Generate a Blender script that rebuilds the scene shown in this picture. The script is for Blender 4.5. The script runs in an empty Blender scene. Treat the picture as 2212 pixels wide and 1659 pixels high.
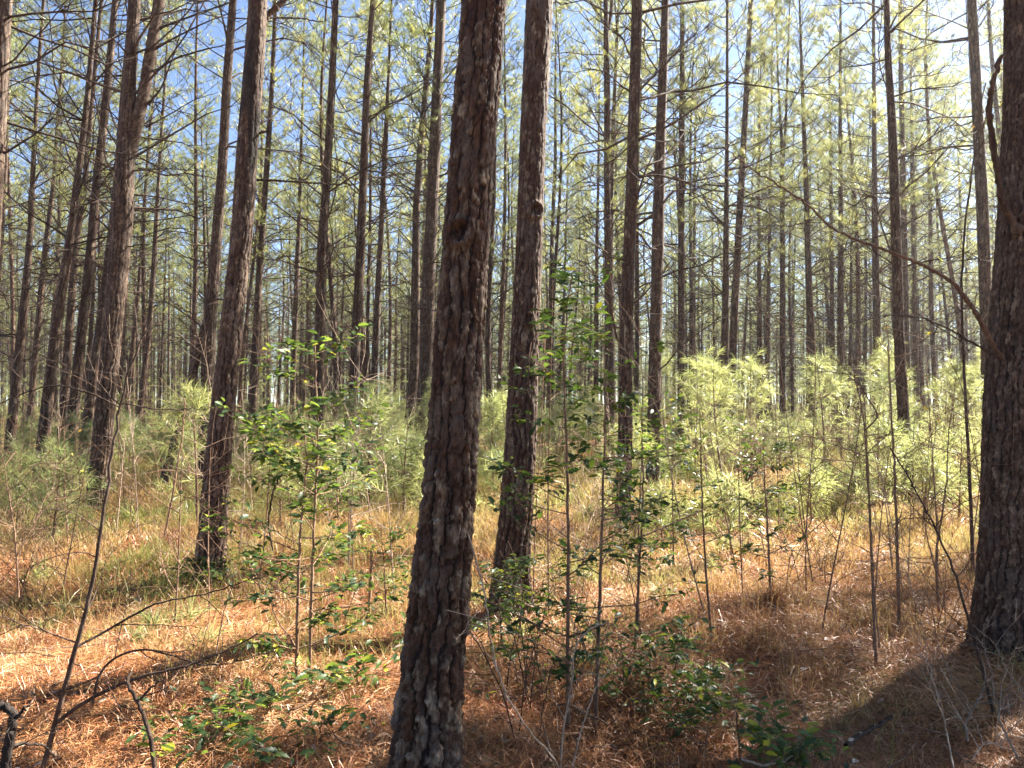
import bpy, math, random
import numpy as np
from mathutils import Vector

# ------------------------------------------------------------------ camera, world, sun, exposure
scene = bpy.context.scene
EYE, FPX, CX, CY, W0 = 1.6, 1609.0, 1106.0, 829.5, 2212.0     # the photo measured in a 2212 x 1659 frame
PITCH = math.atan((872.0 - CY) / FPX)
cam_d = bpy.data.cameras.new("camera")
cam = bpy.data.objects.new("camera", cam_d)
scene.collection.objects.link(cam)
cam.location = (0, 0, EYE)
cam.rotation_euler = (math.radians(90) + PITCH, 0, 0)
cam_d.sensor_width = 36.0
cam_d.lens = 36.0 * FPX / W0
cam_d.clip_start, cam_d.clip_end = 0.05, 1500.0
scene.camera = cam

SUN_AZ, SUN_EL = math.radians(56), math.radians(40)
world = bpy.data.worlds.new("World")
scene.world = world
world.use_nodes = True
wn = world.node_tree
wn.nodes.clear()
sky = wn.nodes.new("ShaderNodeTexSky")
sky.sky_type = 'NISHITA'
sky.sun_disc = False
sky.sun_elevation, sky.sun_rotation = SUN_EL, SUN_AZ
sky.air_density, sky.dust_density, sky.ozone_density = 1.0, 0.0, 1.2
sky.altitude = 4500
bg = wn.nodes.new("ShaderNodeBackground")
bg.inputs["Strength"].default_value = 0.05
wo = wn.nodes.new("ShaderNodeOutputWorld")
wn.links.new(sky.outputs[0], bg.inputs[0])
wn.links.new(bg.outputs[0], wo.inputs[0])

sun_d = bpy.data.lights.new("sun", 'SUN')
sun_d.energy, sun_d.angle, sun_d.color = 5.0, math.radians(0.5), (1.0, 0.93, 0.82)
sun = bpy.data.objects.new("sun", sun_d)
scene.collection.objects.link(sun)
sun.rotation_euler = Vector((math.sin(SUN_AZ) * math.cos(SUN_EL), math.cos(SUN_AZ) * math.cos(SUN_EL), math.sin(SUN_EL))).to_track_quat('Z', 'Y').to_euler()

scene.view_settings.view_transform = 'Standard'
scene.view_settings.look = 'None'
scene.view_settings.exposure = 2.8
scene.view_settings.gamma = 1.0
cy = scene.cycles
cy.max_bounces, cy.diffuse_bounces, cy.glossy_bounces, cy.transmission_bounces, cy.transparent_max_bounces = 5, 2, 1, 3, 4
cy.caustics_reflective = cy.caustics_refractive = False

C = scene.collection
RNG = np.random.default_rng(11)
pi = math.pi


# ------------------------------------------------------------------ small maths
def norm(v):
    return v / np.maximum(np.linalg.norm(v, axis=-1, keepdims=True), 1e-9)


def gz(x, y):
    """height of the forest floor"""
    x, y = np.asarray(x, float), np.asarray(y, float)
    h = (0.05 * np.sin(0.9 * x + 0.5 * y + 1.0) + 0.045 * np.sin(-0.6 * x + 1.25 * y + 2.2) + 0.03 * np.sin(2.1 * x - 1.3 * y)
         + 0.022 * np.sin(3.4 * x + 2.7 * y + .6) + 0.015 * np.sin(-5.1 * x + 4.2 * y))
    for bx, by, bh in ((-.38, 3.15, .05), (-.04, 5.5, .07), (-2.66, 6.5, .06), (3.25, 4.9, .08), (-6.3, 11.3, .08), (1.48, 10, .06), (1.9, 5.8, .07), (1.6, 5.0, .09), (2.3, 4.4, .06), (-1.8, 4.6, .05)):
        h = h + bh * np.exp(-((x - bx) ** 2 + (y - by) ** 2) / .22)
    far = np.clip((y - 12) / 60, 0, 1)
    return h + far * 0.25 * np.sin(0.05 * x + 0.7) * np.sin(0.06 * y)


def pix(px, py, Y):
    """the point seen at a pixel of the measured frame, on the upright plane Y metres ahead"""
    r, u = (px - CX) / FPX, (CY - py) / FPX
    dy, dz = math.cos(PITCH) - u * math.sin(PITCH), math.sin(PITCH) + u * math.cos(PITCH)
    t = Y / dy
    return np.array([r * t, Y, EYE + dz * t])


def foot(px, py):
    """where the ray of a pixel meets the floor"""
    Y = 5.0
    for _ in range(40):
        p = pix(px, py, 1.0)
        slope = (p[2] - EYE)
        x = p[0] * Y
        Y = 0.5 * Y + 0.5 * (float(gz(x, Y)) - EYE) / min(slope, -0.01)
    p = pix(px, py, Y)
    return np.array([p[0], Y, float(gz(p[0], Y))])


# ------------------------------------------------------------------ mesh building with numpy
class Geo:
    def __init__(self):
        self.v, self.q, self.t, self.qm, self.tm, self.a = [], [], [], [], [], {}
        self.n = 0

    def add(self, v, quads=None, tris=None, mat=0, **attrs):
        v = np.asarray(v, float).reshape(-1, 3)
        if quads is not None and len(quads):
            self.q.append(np.asarray(quads).reshape(-1, 4) + self.n); self.qm.append(np.full(len(self.q[-1]), mat))
        if tris is not None and len(tris):
            self.t.append(np.asarray(tris).reshape(-1, 3) + self.n); self.tm.append(np.full(len(self.t[-1]), mat))
        for k in ('rnd', 'edge', 'lev'):
            self.a.setdefault(k, []).append(np.broadcast_to(np.asarray(attrs.get(k, 0.5), float), (len(v),)))
        self.v.append(v); self.n += len(v)

    def data(self):
        v = np.concatenate(self.v)
        q = np.concatenate(self.q) if self.q else np.zeros((0, 4), int)
        t = np.concatenate(self.t) if self.t else np.zeros((0, 3), int)
        m = np.concatenate(self.qm + self.tm)
        return v, q, t, m, {k: np.concatenate(x) for k, x in self.a.items()}


def to_mesh(name, data, mats, smooth=True, attrs=('rnd',)):
    v, q, t, m, a = data
    me = bpy.data.meshes.new(name)
    me.vertices.add(len(v)); me.vertices.foreach_set('co', v.astype(np.float32).ravel())
    me.loops.add(len(q) * 4 + len(t) * 3)
    me.loops.foreach_set('vertex_index', np.concatenate([q.ravel(), t.ravel()]).astype(np.int32))
    me.polygons.add(len(q) + len(t))
    st = np.concatenate([np.arange(len(q)) * 4, len(q) * 4 + np.arange(len(t)) * 3])
    me.polygons.foreach_set('loop_start', st.astype(np.int32))
    me.polygons.foreach_set('material_index', m.astype(np.int32))
    me.polygons.foreach_set('use_smooth', np.full(len(st), bool(smooth)))
    for k in attrs:
        at = me.attributes.new(k, 'FLOAT', 'POINT'); at.data.foreach_set('value', a[k].astype(np.float32))
    for x in mats:
        me.materials.append(x)
    me.update(calc_edges=True)
    return me


def link(name, me, parent=None, loc=None, rz=0.0, sc=1.0):
    o = bpy.data.objects.new(name, me)
    C.objects.link(o)
    if parent is not None:
        o.parent = parent
    if loc is not None:
        o.location = loc
    o.rotation_euler = (0, 0, rz)
    o.scale = (sc, sc, sc)
    return o


def tag(o, label, cat, group=None, kind=None):
    o['label'] = label
    if cat: o['category'] = cat
    if group: o['group'] = group
    if kind: o['kind'] = kind
    return o


def tubes(P, R, sides=4, cap=False):
    """many tapered tubes at once: P (m,n,3) centre lines, R (m,n) radii"""
    P, R = np.asarray(P, float), np.asarray(R, float)
    if P.ndim == 2: P, R = P[None], R[None]
    m, n, _ = P.shape
    T = norm(np.gradient(P, axis=1))
    mean = norm(P[:, -1] - P[:, 0])
    ref = np.where(np.abs(mean[:, 2:3]) > 0.7, np.array([[1., 0.13, 0]]), np.array([[0.1, 0.05, 1.]]))[:, None, :]
    A = norm(np.cross(T, ref)); B = np.cross(T, A)
    th = np.arange(sides) * 2 * pi / sides
    V = P[:, :, None, :] + R[:, :, None, None] * (np.cos(th)[None, None, :, None] * A[:, :, None, :] + np.sin(th)[None, None, :, None] * B[:, :, None, :])
    i, j, k = np.meshgrid(np.arange(m), np.arange(n - 1), np.arange(sides), indexing='ij')
    b = i * n * sides
    k2 = (k + 1) % sides
    Q = np.stack([b + j * sides + k, b + j * sides + k2, b + (j + 1) * sides + k2, b + (j + 1) * sides + k], -1).reshape(-1, 4)
    return V.reshape(-1, 3), Q


def needles(rng, pos, d, per, length, width, spread=(0.25, 1.15), droop=0.12, bent=False):
    """tufts of pine needles: per thin blades fanned round each direction"""
    m = len(pos)
    pos, d = np.repeat(pos, per, 0), norm(np.repeat(d, per, 0))
    N = m * per
    perp = norm(np.cross(d, norm(rng.normal(size=(N, 3)))))
    ang = rng.uniform(spread[0], spread[1], (N, 1))
    dd = norm(d * np.cos(ang) + perp * np.sin(ang) - np.array([0, 0, droop]) * rng.random((N, 1)))
    L = length * rng.uniform(0.6, 1.1, (N, 1))
    base = pos - d * length * 0.9 * rng.random((N, 1)) * 0.5
    side = norm(np.cross(dd, rng.normal(size=(N, 3)))) * width * 0.5
    rnd = np.repeat(rng.random(m), per) * 0.6 + rng.random(N) * 0.4
    if not bent:
        V = np.stack([base - side, base + side, base + dd * L], 1)
        return V.reshape(-1, 3), None, np.arange(N * 3).reshape(-1, 3), np.repeat(rnd, 3)
    mid = base + dd * L * 0.55
    tip = mid + norm(dd - np.array([0, 0, 0.35])) * L * 0.45
    V = np.stack([base - side, base + side, mid + side * .9, mid - side * .9, tip], 1)
    i = np.arange(N)[:, None] * 5
    return V.reshape(-1, 3), i + np.array([[0, 1, 2, 3]]), i + np.array([[3, 2, 4]]), np.repeat(rnd, 5)


# ------------------------------------------------------------------ materials
def mat(name):
    m = bpy.data.materials.new(name); m.use_nodes = True
    nt = m.node_tree; nt.nodes.clear()
    out = nt.nodes.new("ShaderNodeOutputMaterial")
    return m, nt, out


def N(nt, t, **kw):
    n = nt.nodes.new(t)
    for k, v in kw.items():
        if k in n.inputs: n.inputs[k].default_value = v
        else: setattr(n, k, v)
    return n


def ramp(nt, src, stops):
    r = nt.nodes.new("ShaderNodeValToRGB")
    el = r.color_ramp.elements
    while len(el) < len(stops): el.new(0.5)
    for e, (p, c) in zip(el, stops):
        e.position = p; e.color = (*c, 1)
    nt.links.new(src, r.inputs[0])
    return r.outputs[0]


def attr(nt, k):
    a = nt.nodes.new("ShaderNodeAttribute"); a.attribute_name = k
    return a.outputs['Fac']


def mixcol(nt, fac, a, b, mode='MIX'):
    n = nt.nodes.new("ShaderNodeMix"); n.data_type = 'RGBA'; n.blend_type = mode
    for s, v in ((n.inputs[0], fac), (n.inputs[6], a), (n.inputs[7], b)):
        if hasattr(v, 'is_output'): nt.links.new(v, s)
        elif isinstance(v, tuple): s.default_value = (*v, 1)
        else: s.default_value = v
    return n.outputs[2]


def leafmat(name, stops, tcol, trans=0.4, rough=0.5, spec=0.4, vary=None):
    m, nt, out = mat(name)
    r = attr(nt, 'rnd')
    oi = N(nt, "ShaderNodeObjectInfo")
    ov = ramp(nt, oi.outputs['Random'], [(0, (0.62, 0.7, 0.66)), (0.5, (1, 1, 1)), (1, (1.18, 1.16, 1.04))])
    col = mixcol(nt, 1.0, ramp(nt, r, stops), ov, 'MULTIPLY')
    p = N(nt, "ShaderNodeBsdfPrincipled", Roughness=rough)
    p.inputs["Specular IOR Level"].default_value = spec
    nt.links.new(col, p.inputs["Base Color"])
    t = N(nt, "ShaderNodeBsdfTranslucent")
    tc = mixcol(nt, 1.0, ramp(nt, r, tcol), ov, 'MULTIPLY')
    nt.links.new(tc, t.inputs["Color"])
    mx = N(nt, "ShaderNodeMixShader"); mx.inputs[0].default_value = trans
    nt.links.new(p.outputs[0], mx.inputs[1]); nt.links.new(t.outputs[0], mx.inputs[2])
    nt.links.new(mx.outputs[0], out.inputs[0])
    return m


def bark_near(name, plate, fissure, lichen):
    """bark coloured by the plates that are carved into the trunk mesh"""
    m, nt, out = mat(name)
    tc = N(nt, "ShaderNodeTexCoord")
    mp = N(nt, "ShaderNodeMapping"); mp.inputs['Scale'].default_value = (1, 1, 0.45)
    nt.links.new(tc.outputs['Object'], mp.inputs[0])
    n1 = N(nt, "ShaderNodeTexNoise", Scale=55.0, Detail=6.0, Roughness=0.7); nt.links.new(mp.outputs[0], n1.inputs[0])
    n2 = N(nt, "ShaderNodeTexNoise", Scale=9.0, Detail=4.0, Roughness=0.6); nt.links.new(mp.outputs[0], n2.inputs[0])
    n3 = N(nt, "ShaderNodeTexNoise", Scale=240.0, Detail=3.0, Roughness=0.6); nt.links.new(mp.outputs[0], n3.inputs[0])
    base = ramp(nt, attr(nt, 'rnd'), plate)
    v = ramp(nt, n1.outputs[0], [(0.34, (0.26, 0.23, 0.2)), (0.5, (0.6, 0.55, 0.48)), (0.68, (1.1, 1.02, 0.9))])
    base = mixcol(nt, 1.0, base, v, 'MULTIPLY')
    lf = ramp(nt, n2.outputs[0], [(0.47, (0, 0, 0)), (0.66, (1, 1, 1))])
    lm = N(nt, "ShaderNodeMath", operation='MULTIPLY'); nt.links.new(lf, lm.inputs[0]); lm.inputs[1].default_value = 0.22
    base = mixcol(nt, lm.outputs[0], base, lichen)
    ef = ramp(nt, attr(nt, 'edge'), [(0.05, (0, 0, 0)), (0.5, (1, 1, 1))])
    col = mixcol(nt, ef, fissure, base)
    p = N(nt, "ShaderNodeBsdfPrincipled", Roughness=0.8)
    p.inputs["Specular IOR Level"].default_value = 0.25
    nt.links.new(col, p.inputs["Base Color"])
    ad = N(nt, "ShaderNodeMath", operation='ADD'); nt.links.new(n1.outputs[0], ad.inputs[0])
    ml = N(nt, "ShaderNodeMath", operation='MULTIPLY'); nt.links.new(n3.outputs[0], ml.inputs[0]); ml.inputs[1].default_value = .4
    nt.links.new(ml.outputs[0], ad.inputs[1])
    b = N(nt, "ShaderNodeBump", Strength=0.8, Distance=0.006); nt.links.new(ad.outputs[0], b.inputs['Height'])
    nt.links.new(b.outputs[0], p.inputs['Normal'])
    nt.links.new(p.outputs[0], out.inputs[0])
    return m


def bark_far(name, c0, c1, c2, scale=14.0, zs=0.35):
    m, nt, out = mat(name)
    tc = N(nt, "ShaderNodeTexCoord")
    mp = N(nt, "ShaderNodeMapping"); mp.inputs['Scale'].default_value = (1, 1, zs)
    nt.links.new(tc.outputs['Object'], mp.inputs[0])
    n1 = N(nt, "ShaderNodeTexNoise", Scale=scale, Detail=5.0, Roughness=0.7); nt.links.new(mp.outputs[0], n1.inputs[0])
    n2 = N(nt, "ShaderNodeTexNoise", Scale=1.3, Detail=2.0); nt.links.new(mp.outputs[0], n2.inputs[0])
    oi = N(nt, "ShaderNodeObjectInfo")
    col = ramp(nt, n1.outputs[0], [(0.3, c0), (0.5, c1), (0.72, c2)])
    v = ramp(nt, n2.outputs[0], [(0.3, (0.65, 0.6, 0.58)), (0.7, (1.2, 1.2, 1.2))])
    col = mixcol(nt, 1.0, col, v, 'MULTIPLY')
    v2 = ramp(nt, oi.outputs['Random'], [(0, (0.6, 0.58, 0.58)), (1, (1.45, 1.38, 1.3))])
    col = mixcol(nt, 1.0, col, v2, 'MULTIPLY')
    p = N(nt, "ShaderNodeBsdfPrincipled", Roughness=0.85)
    p.inputs["Specular IOR Level"].default_value = 0.2
    nt.links.new(col, p.inputs["Base Color"])
    b = N(nt, "ShaderNodeBump", Strength=0.9, Distance=0.02); nt.links.new(n1.outputs[0], b.inputs['Height'])
    nt.links.new(b.outputs[0], p.inputs['Normal'])
    nt.links.new(p.outputs[0], out.inputs[0])
    return m


M_PLATE = bark_near("pine_bark_plates",
                    [(0.0, (0.045, 0.021, 0.012)), (0.35, (0.09, 0.047, 0.029)), (0.55, (0.085, 0.049, 0.031)), (0.72, (0.15, 0.108, 0.077)), (0.9, (0.23, 0.185, 0.14)), (1.0, (0.30, 0.255, 0.2))],
                    (0.010, 0.005, 0.004), (0.17, 0.155, 0.135))
M_PLATE2 = bark_near("pine_bark_grey",
                     [(0.0, (0.055, 0.03, 0.022)), (0.4, (0.09, 0.056, 0.04)), (0.7, (0.15, 0.105, 0.078)), (1.0, (0.3, 0.24, 0.19))],
                     (0.013, 0.007, 0.005), (0.19, 0.165, 0.14))
M_BARK = bark_far("pine_bark", (0.016, 0.009, 0.006), (0.054, 0.034, 0.024), (0.22, 0.165, 0.12))
M_LIMB = bark_far("limb_bark", (0.022, 0.015, 0.011), (0.058, 0.04, 0.03), (0.13, 0.1, 0.08), scale=30)
M_TWIG = bark_far("twig_bark", (0.085, 0.052, 0.034), (0.2, 0.132, 0.088), (0.36, 0.27, 0.19), scale=40)
M_PALE = bark_far("pale_twig", (0.16, 0.12, 0.09), (0.36, 0.29, 0.22), (0.55, 0.47, 0.38), scale=40)
M_BLACK = bark_far("charred_wood", (0.012, 0.01, 0.009), (0.035, 0.028, 0.024), (0.10, 0.085, 0.07), scale=30)
M_NEEDLE = leafmat("pine_needles", [(0, (0.03, 0.05, 0.022)), (0.45, (0.12, 0.138, 0.05)), (0.85, (0.23, 0.225, 0.08)), (1, (0.34, 0.22, 0.09))],
                   [(0, (0.12, 0.17, 0.06)), (0.6, (0.42, 0.45, 0.14)), (1, (0.62, 0.5, 0.17))], 0.5, 0.35, 0.7)
M_YOUNG = leafmat("young_pine_needles", [(0, (0.09, 0.12, 0.045)), (0.5, (0.19, 0.215, 0.075)), (1, (0.33, 0.3, 0.13))],
                  [(0, (0.28, 0.35, 0.12)), (1, (0.56, 0.56, 0.23))], 0.5, 0.35, 0.6)
M_HOLLY = leafmat("holly_leaf", [(0, (0.014, 0.034, 0.016)), (0.5, (0.035, 0.068, 0.022)), (0.85, (0.075, 0.115, 0.025)), (1, (0.34, 0.33, 0.03))],
                  [(0, (0.09, 0.16, 0.025)), (0.9, (0.25, 0.34, 0.05)), (1, (0.6, 0.5, 0.04))], 0.34, 0.45, 0.22)
M_YLEAF = leafmat("yellow_leaf", [(0, (0.36, 0.36, 0.03)), (1, (0.5, 0.3, 0.04))], [(0, (0.5, 0.55, 0.04)), (1, (0.7, 0.4, 0.05))], 0.45, 0.5, 0.3)
M_STRAW = leafmat("pine_straw", [(0, (0.07, 0.025, 0.012)), (0.3, (0.22, 0.072, 0.026)), (0.62, (0.43, 0.178, 0.072)), (0.85, (0.54, 0.31, 0.15)), (1, (0.64, 0.48, 0.3))],
                  [(0, (0.25, 0.10, 0.03)), (1, (0.5, 0.3, 0.12))], 0.15, 0.45, 0.5)
M_GRASS = leafmat("dry_grass", [(0, (0.13, 0.16, 0.04)), (0.35, (0.28, 0.26, 0.08)), (0.65, (0.44, 0.31, 0.13)), (1, (0.46, 0.22, 0.09))],
                  [(0, (0.26, 0.30, 0.06)), (0.5, (0.48, 0.40, 0.14)), (1, (0.6, 0.36, 0.15))], 0.4, 0.5, 0.4)
M_DEAD = leafmat("dead_leaf", [(0, (0.16, 0.08, 0.04)), (0.6, (0.34, 0.2, 0.11)), (1, (0.62, 0.52, 0.42))], [(0, (0.3, 0.14, 0.05)), (1, (0.5, 0.3, 0.15))], 0.15, 0.5, 0.4)


def ground_mat():
    m, nt, out = mat("pine_litter")
    tc = N(nt, "ShaderNodeTexCoord")
    n1 = N(nt, "ShaderNodeTexNoise", Scale=0.55, Detail=6.0, Roughness=0.65); nt.links.new(tc.outputs['Object'], n1.inputs[0])
    n2 = N(nt, "ShaderNodeTexNoise", Scale=22.0, Detail=6.0, Roughness=0.75); nt.links.new(tc.outputs['Object'], n2.inputs[0])
    a = ramp(nt, n2.outputs[0], [(0.3, (0.06, 0.026, 0.013)), (0.5, (0.20, 0.085, 0.036)), (0.7, (0.36, 0.19, 0.09))])
    b = ramp(nt, n2.outputs[0], [(0.3, (0.08, 0.06, 0.025)), (0.5, (0.24, 0.17, 0.07)), (0.7, (0.38, 0.27, 0.12))])
    f = ramp(nt, n1.outputs[0], [(0.42, (0, 0, 0)), (0.62, (1, 1, 1))])
    col = mixcol(nt, f, a, b)
    p = N(nt, "ShaderNodeBsdfPrincipled", Roughness=0.9); p.inputs["Specular IOR Level"].default_value = 0.15
    nt.links.new(col, p.inputs["Base Color"])
    bm = N(nt, "ShaderNodeBump", Strength=1.0, Distance=0.03); nt.links.new(n2.outputs[0], bm.inputs['Height'])
    nt.links.new(bm.outputs[0], p.inputs['Normal'])
    nt.links.new(p.outputs[0], out.inputs[0])
    return m


M_GROUND = ground_mat()

# ------------------------------------------------------------------ ground
def grid(xs, ys):
    X, Y = np.meshgrid(xs, ys)
    n, k = len(ys), len(xs)
    i, j = np.meshgrid(np.arange(n - 1), np.arange(k - 1), indexing='ij')
    Q = np.stack([i * k + j, i * k + j + 1, (i + 1) * k + j + 1, (i + 1) * k + j], -1).reshape(-1, 4)
    return np.stack([X, Y, gz(X, Y)], -1).reshape(-1, 3), Q


axis = np.concatenate([-np.geomspace(600, 14, 26), np.linspace(-13.9, 13.9, 190), np.geomspace(14, 600, 26)])
ys = np.concatenate([-np.geomspace(600, 4, 16), np.linspace(-3.9, 26, 200), np.geomspace(26.2, 600, 40)])
g = Geo(); v, q = grid(axis, ys); g.add(v, q)
ground = link("ground", to_mesh("ground", g.data(), [M_GROUND]))
tag(ground, "orange brown forest floor of fallen pine needles", None, kind="structure")


# ------------------------------------------------------------------ pine trees
def vnoise(rng, U, V, nu):
    """value noise, wrapping every nu cells in U"""
    nv = int(V.max()) + 3
    tab = rng.random((nu, nv))
    iu, iv = np.floor(U).astype(int), np.floor(V).astype(int)
    fu, fv = U - iu, V - iv
    fu, fv = fu * fu * (3 - 2 * fu), fv * fv * (3 - 2 * fv)
    a, b = iu % nu, (iu + 1) % nu
    return (tab[a, iv] * (1 - fu) + tab[b, iv] * fu) * (1 - fv) + (tab[a, iv + 1] * (1 - fu) + tab[b, iv + 1] * fu) * fv


def fbm(rng, u, v, Cc, su, sv, octv=3):
    out, amp, tot = 0, 1.0, 0
    for k in range(octv):
        nu = max(2, int(round(Cc / su * 2 ** k)))
        out = out + amp * (vnoise(rng, u / Cc * nu, v / sv * 2 ** k, nu) - .5); tot += amp; amp *= .55
    return out / tot * 2


def bark_field(rng, u, v, Cc, a, b, fw=1.0):
    """ridged pine bark: wandering vertical furrows, broken across into ragged scaly plates"""
    v = v - v.min() + .05
    nc = max(4, int(round(Cc / a)))
    w1 = fbm(rng, u, v, Cc, a * 2.0, b * 2.2, 2); w2 = fbm(rng, u, v, Cc, .013, .02, 3)
    U = u / Cc * nc + .8 * w1 + .34 * w2
    ci = np.floor(U).astype(int); f = U - ci
    left = f < .5
    dcol = np.minimum(f, 1 - f)
    bi = (ci + np.where(left, 0, 1)) % nc                       # which furrow is nearest
    T1 = rng.random((nc, int(v.max() / (b * 1.7)) + 4))
    vv = v / (b * 1.7); jv = np.floor(vv).astype(int); fv = vv - jv; fv = fv * fv * (3 - 2 * fv)
    openf = T1[bi, jv] * (1 - fv) + T1[bi, jv + 1] * fv           # some stretches of a furrow stay shut
    wid = (.07 + .24 * np.clip(openf, 0, 1)) * fw * np.clip(1.35 - v * .16, .75, 1.35)
    cm = ci % nc
    rate = .65 + 1.3 * rng.random(nc)
    V = v / b * rate[cm] + 9 * rng.random(nc)[cm] + .7 * fbm(rng, u, v, Cc, a, b * .6, 2) + .34 * w2
    nr = int(V.max()) + 4
    J = rng.random((nc, nr + 2)) * .7
    r0 = np.floor(V).astype(int)
    lo = r0 + J[cm, r0]; row = np.where(V < lo, r0 - 1, r0)
    row = np.clip(row, 0, nr - 1)
    dlo = V - (row + J[cm, row]); dhi = (row + 1 + J[cm, row + 1]) - V
    drow = np.minimum(dlo, dhi)
    P = rng.random((nc, nr + 2, 2))
    plate, lift = P[cm, row, 0], P[cm, row, 1]
    fc = np.clip(dcol / wid, 0, 1); fc = fc * fc * (3 - 2 * fc)
    fr = np.clip(drow / (.13 * fw), 0, 1); k0 = .1 + .75 * rng.random((nc, nr + 3))[cm, row + (dhi < dlo)]; fr = k0 + (1 - k0) * fr * fr * (3 - 2 * fr)
    edge = fc * fr
    lay = fbm(rng, u + .01 * w2, v, Cc, .026, .045, 3) + .15 * w2
    q = (lay * 2.6 + 2.0); step = np.floor(q) + np.clip((q - np.floor(q)) / .12, 0, 1)   # flaked ledges
    lev = np.clip((step - .6) / 3.2, 0, 1)
    return edge, np.clip(.5 * plate + .55 * lev + .3 * w2 - .05, 0, 1), lift, lev, dlo, w2


def trunk_geo(rng, axis_f, rad_f, H, zfine, segs, step, plate=(0.055, 0.11), depth=0.014, flare=0.0, relief=True, knots=(), fw=1.0):
    """one trunk: rings along its axis, bark plates carved into the surface up to zfine"""
    zs = np.concatenate([np.arange(-0.15, zfine, step), np.linspace(zfine, H, 24)])
    th = np.arange(segs) * 2 * pi / segs
    Z, TH = np.meshgrid(zs, th, indexing='ij')
    r = rad_f(zs)
    R = np.repeat(r[:, None], segs, 1)
    if flare > 0:
        lobes = 1 + 0.35 * np.sin(3 * TH + 1.1) + 0.25 * np.sin(5 * TH + 2.0)
        R = R * (1 + flare * np.exp(-np.clip(Z, 0, None) / 0.16) * lobes * 0.6)
    R = R * (1 + 0.02 * np.sin(2 * TH + Z * 1.7) + 0.015 * np.sin(3 * TH - Z * 2.9))
    e = np.full(Z.shape, 0.6); c = np.full(Z.shape, 0.5)
    if relief:
        Cc = 2 * pi * float(rad_f(np.array([1.3]))[0])
        u = TH / (2 * pi) * Cc
        e1, c, l1, lev, dlo, w2 = bark_field(rng, u, Z, Cc, *plate, fw)
        rr = np.clip(R / R.max(), .35, 1)
        lowz = np.clip(1.25 - Z * .16, .5, 1.1)
        h = e1 * (.55 + .4 * l1) + e1 * .85 * (lev - .45) + .12 * w2 + e1 * .3 * np.clip(.8 - dlo, 0, .8)
        R = R + min(depth, .16 * float(r.max())) * rr * lowz * (h - np.percentile(h, 72))
        e = np.clip(e1 + .06 * w2, 0, 1)
        for kz, kt, kr in knots:                      # healed branch scars
            du = np.angle(np.exp(1j * (TH - kt))) * r[:, None]
            dd = np.hypot(du, (Z - kz)) / kr
            R = R + np.where(dd < 1.6, 0.35 * kr * np.exp(-((dd - 0.75) / .3) ** 2) - 0.2 * kr * np.exp(-(dd / .4) ** 2), 0)
            e = np.where(dd < 0.5, e * 0.55, e)
    ax = axis_f(zs)
    V = np.stack([ax[:, 0:1] + R * np.cos(TH), ax[:, 1:2] + R * np.sin(TH), Z], -1)
    n, k = Z.shape
    i, j = np.meshgrid(np.arange(n - 1), np.arange(k), indexing='ij')
    j2 = (j + 1) % k
    Q = np.stack([i * k + j, i * k + j2, (i + 1) * k + j2, (i + 1) * k + j], -1).reshape(-1, 4)
    return V.reshape(-1, 3), Q, e.ravel(), c.ravel()


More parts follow.
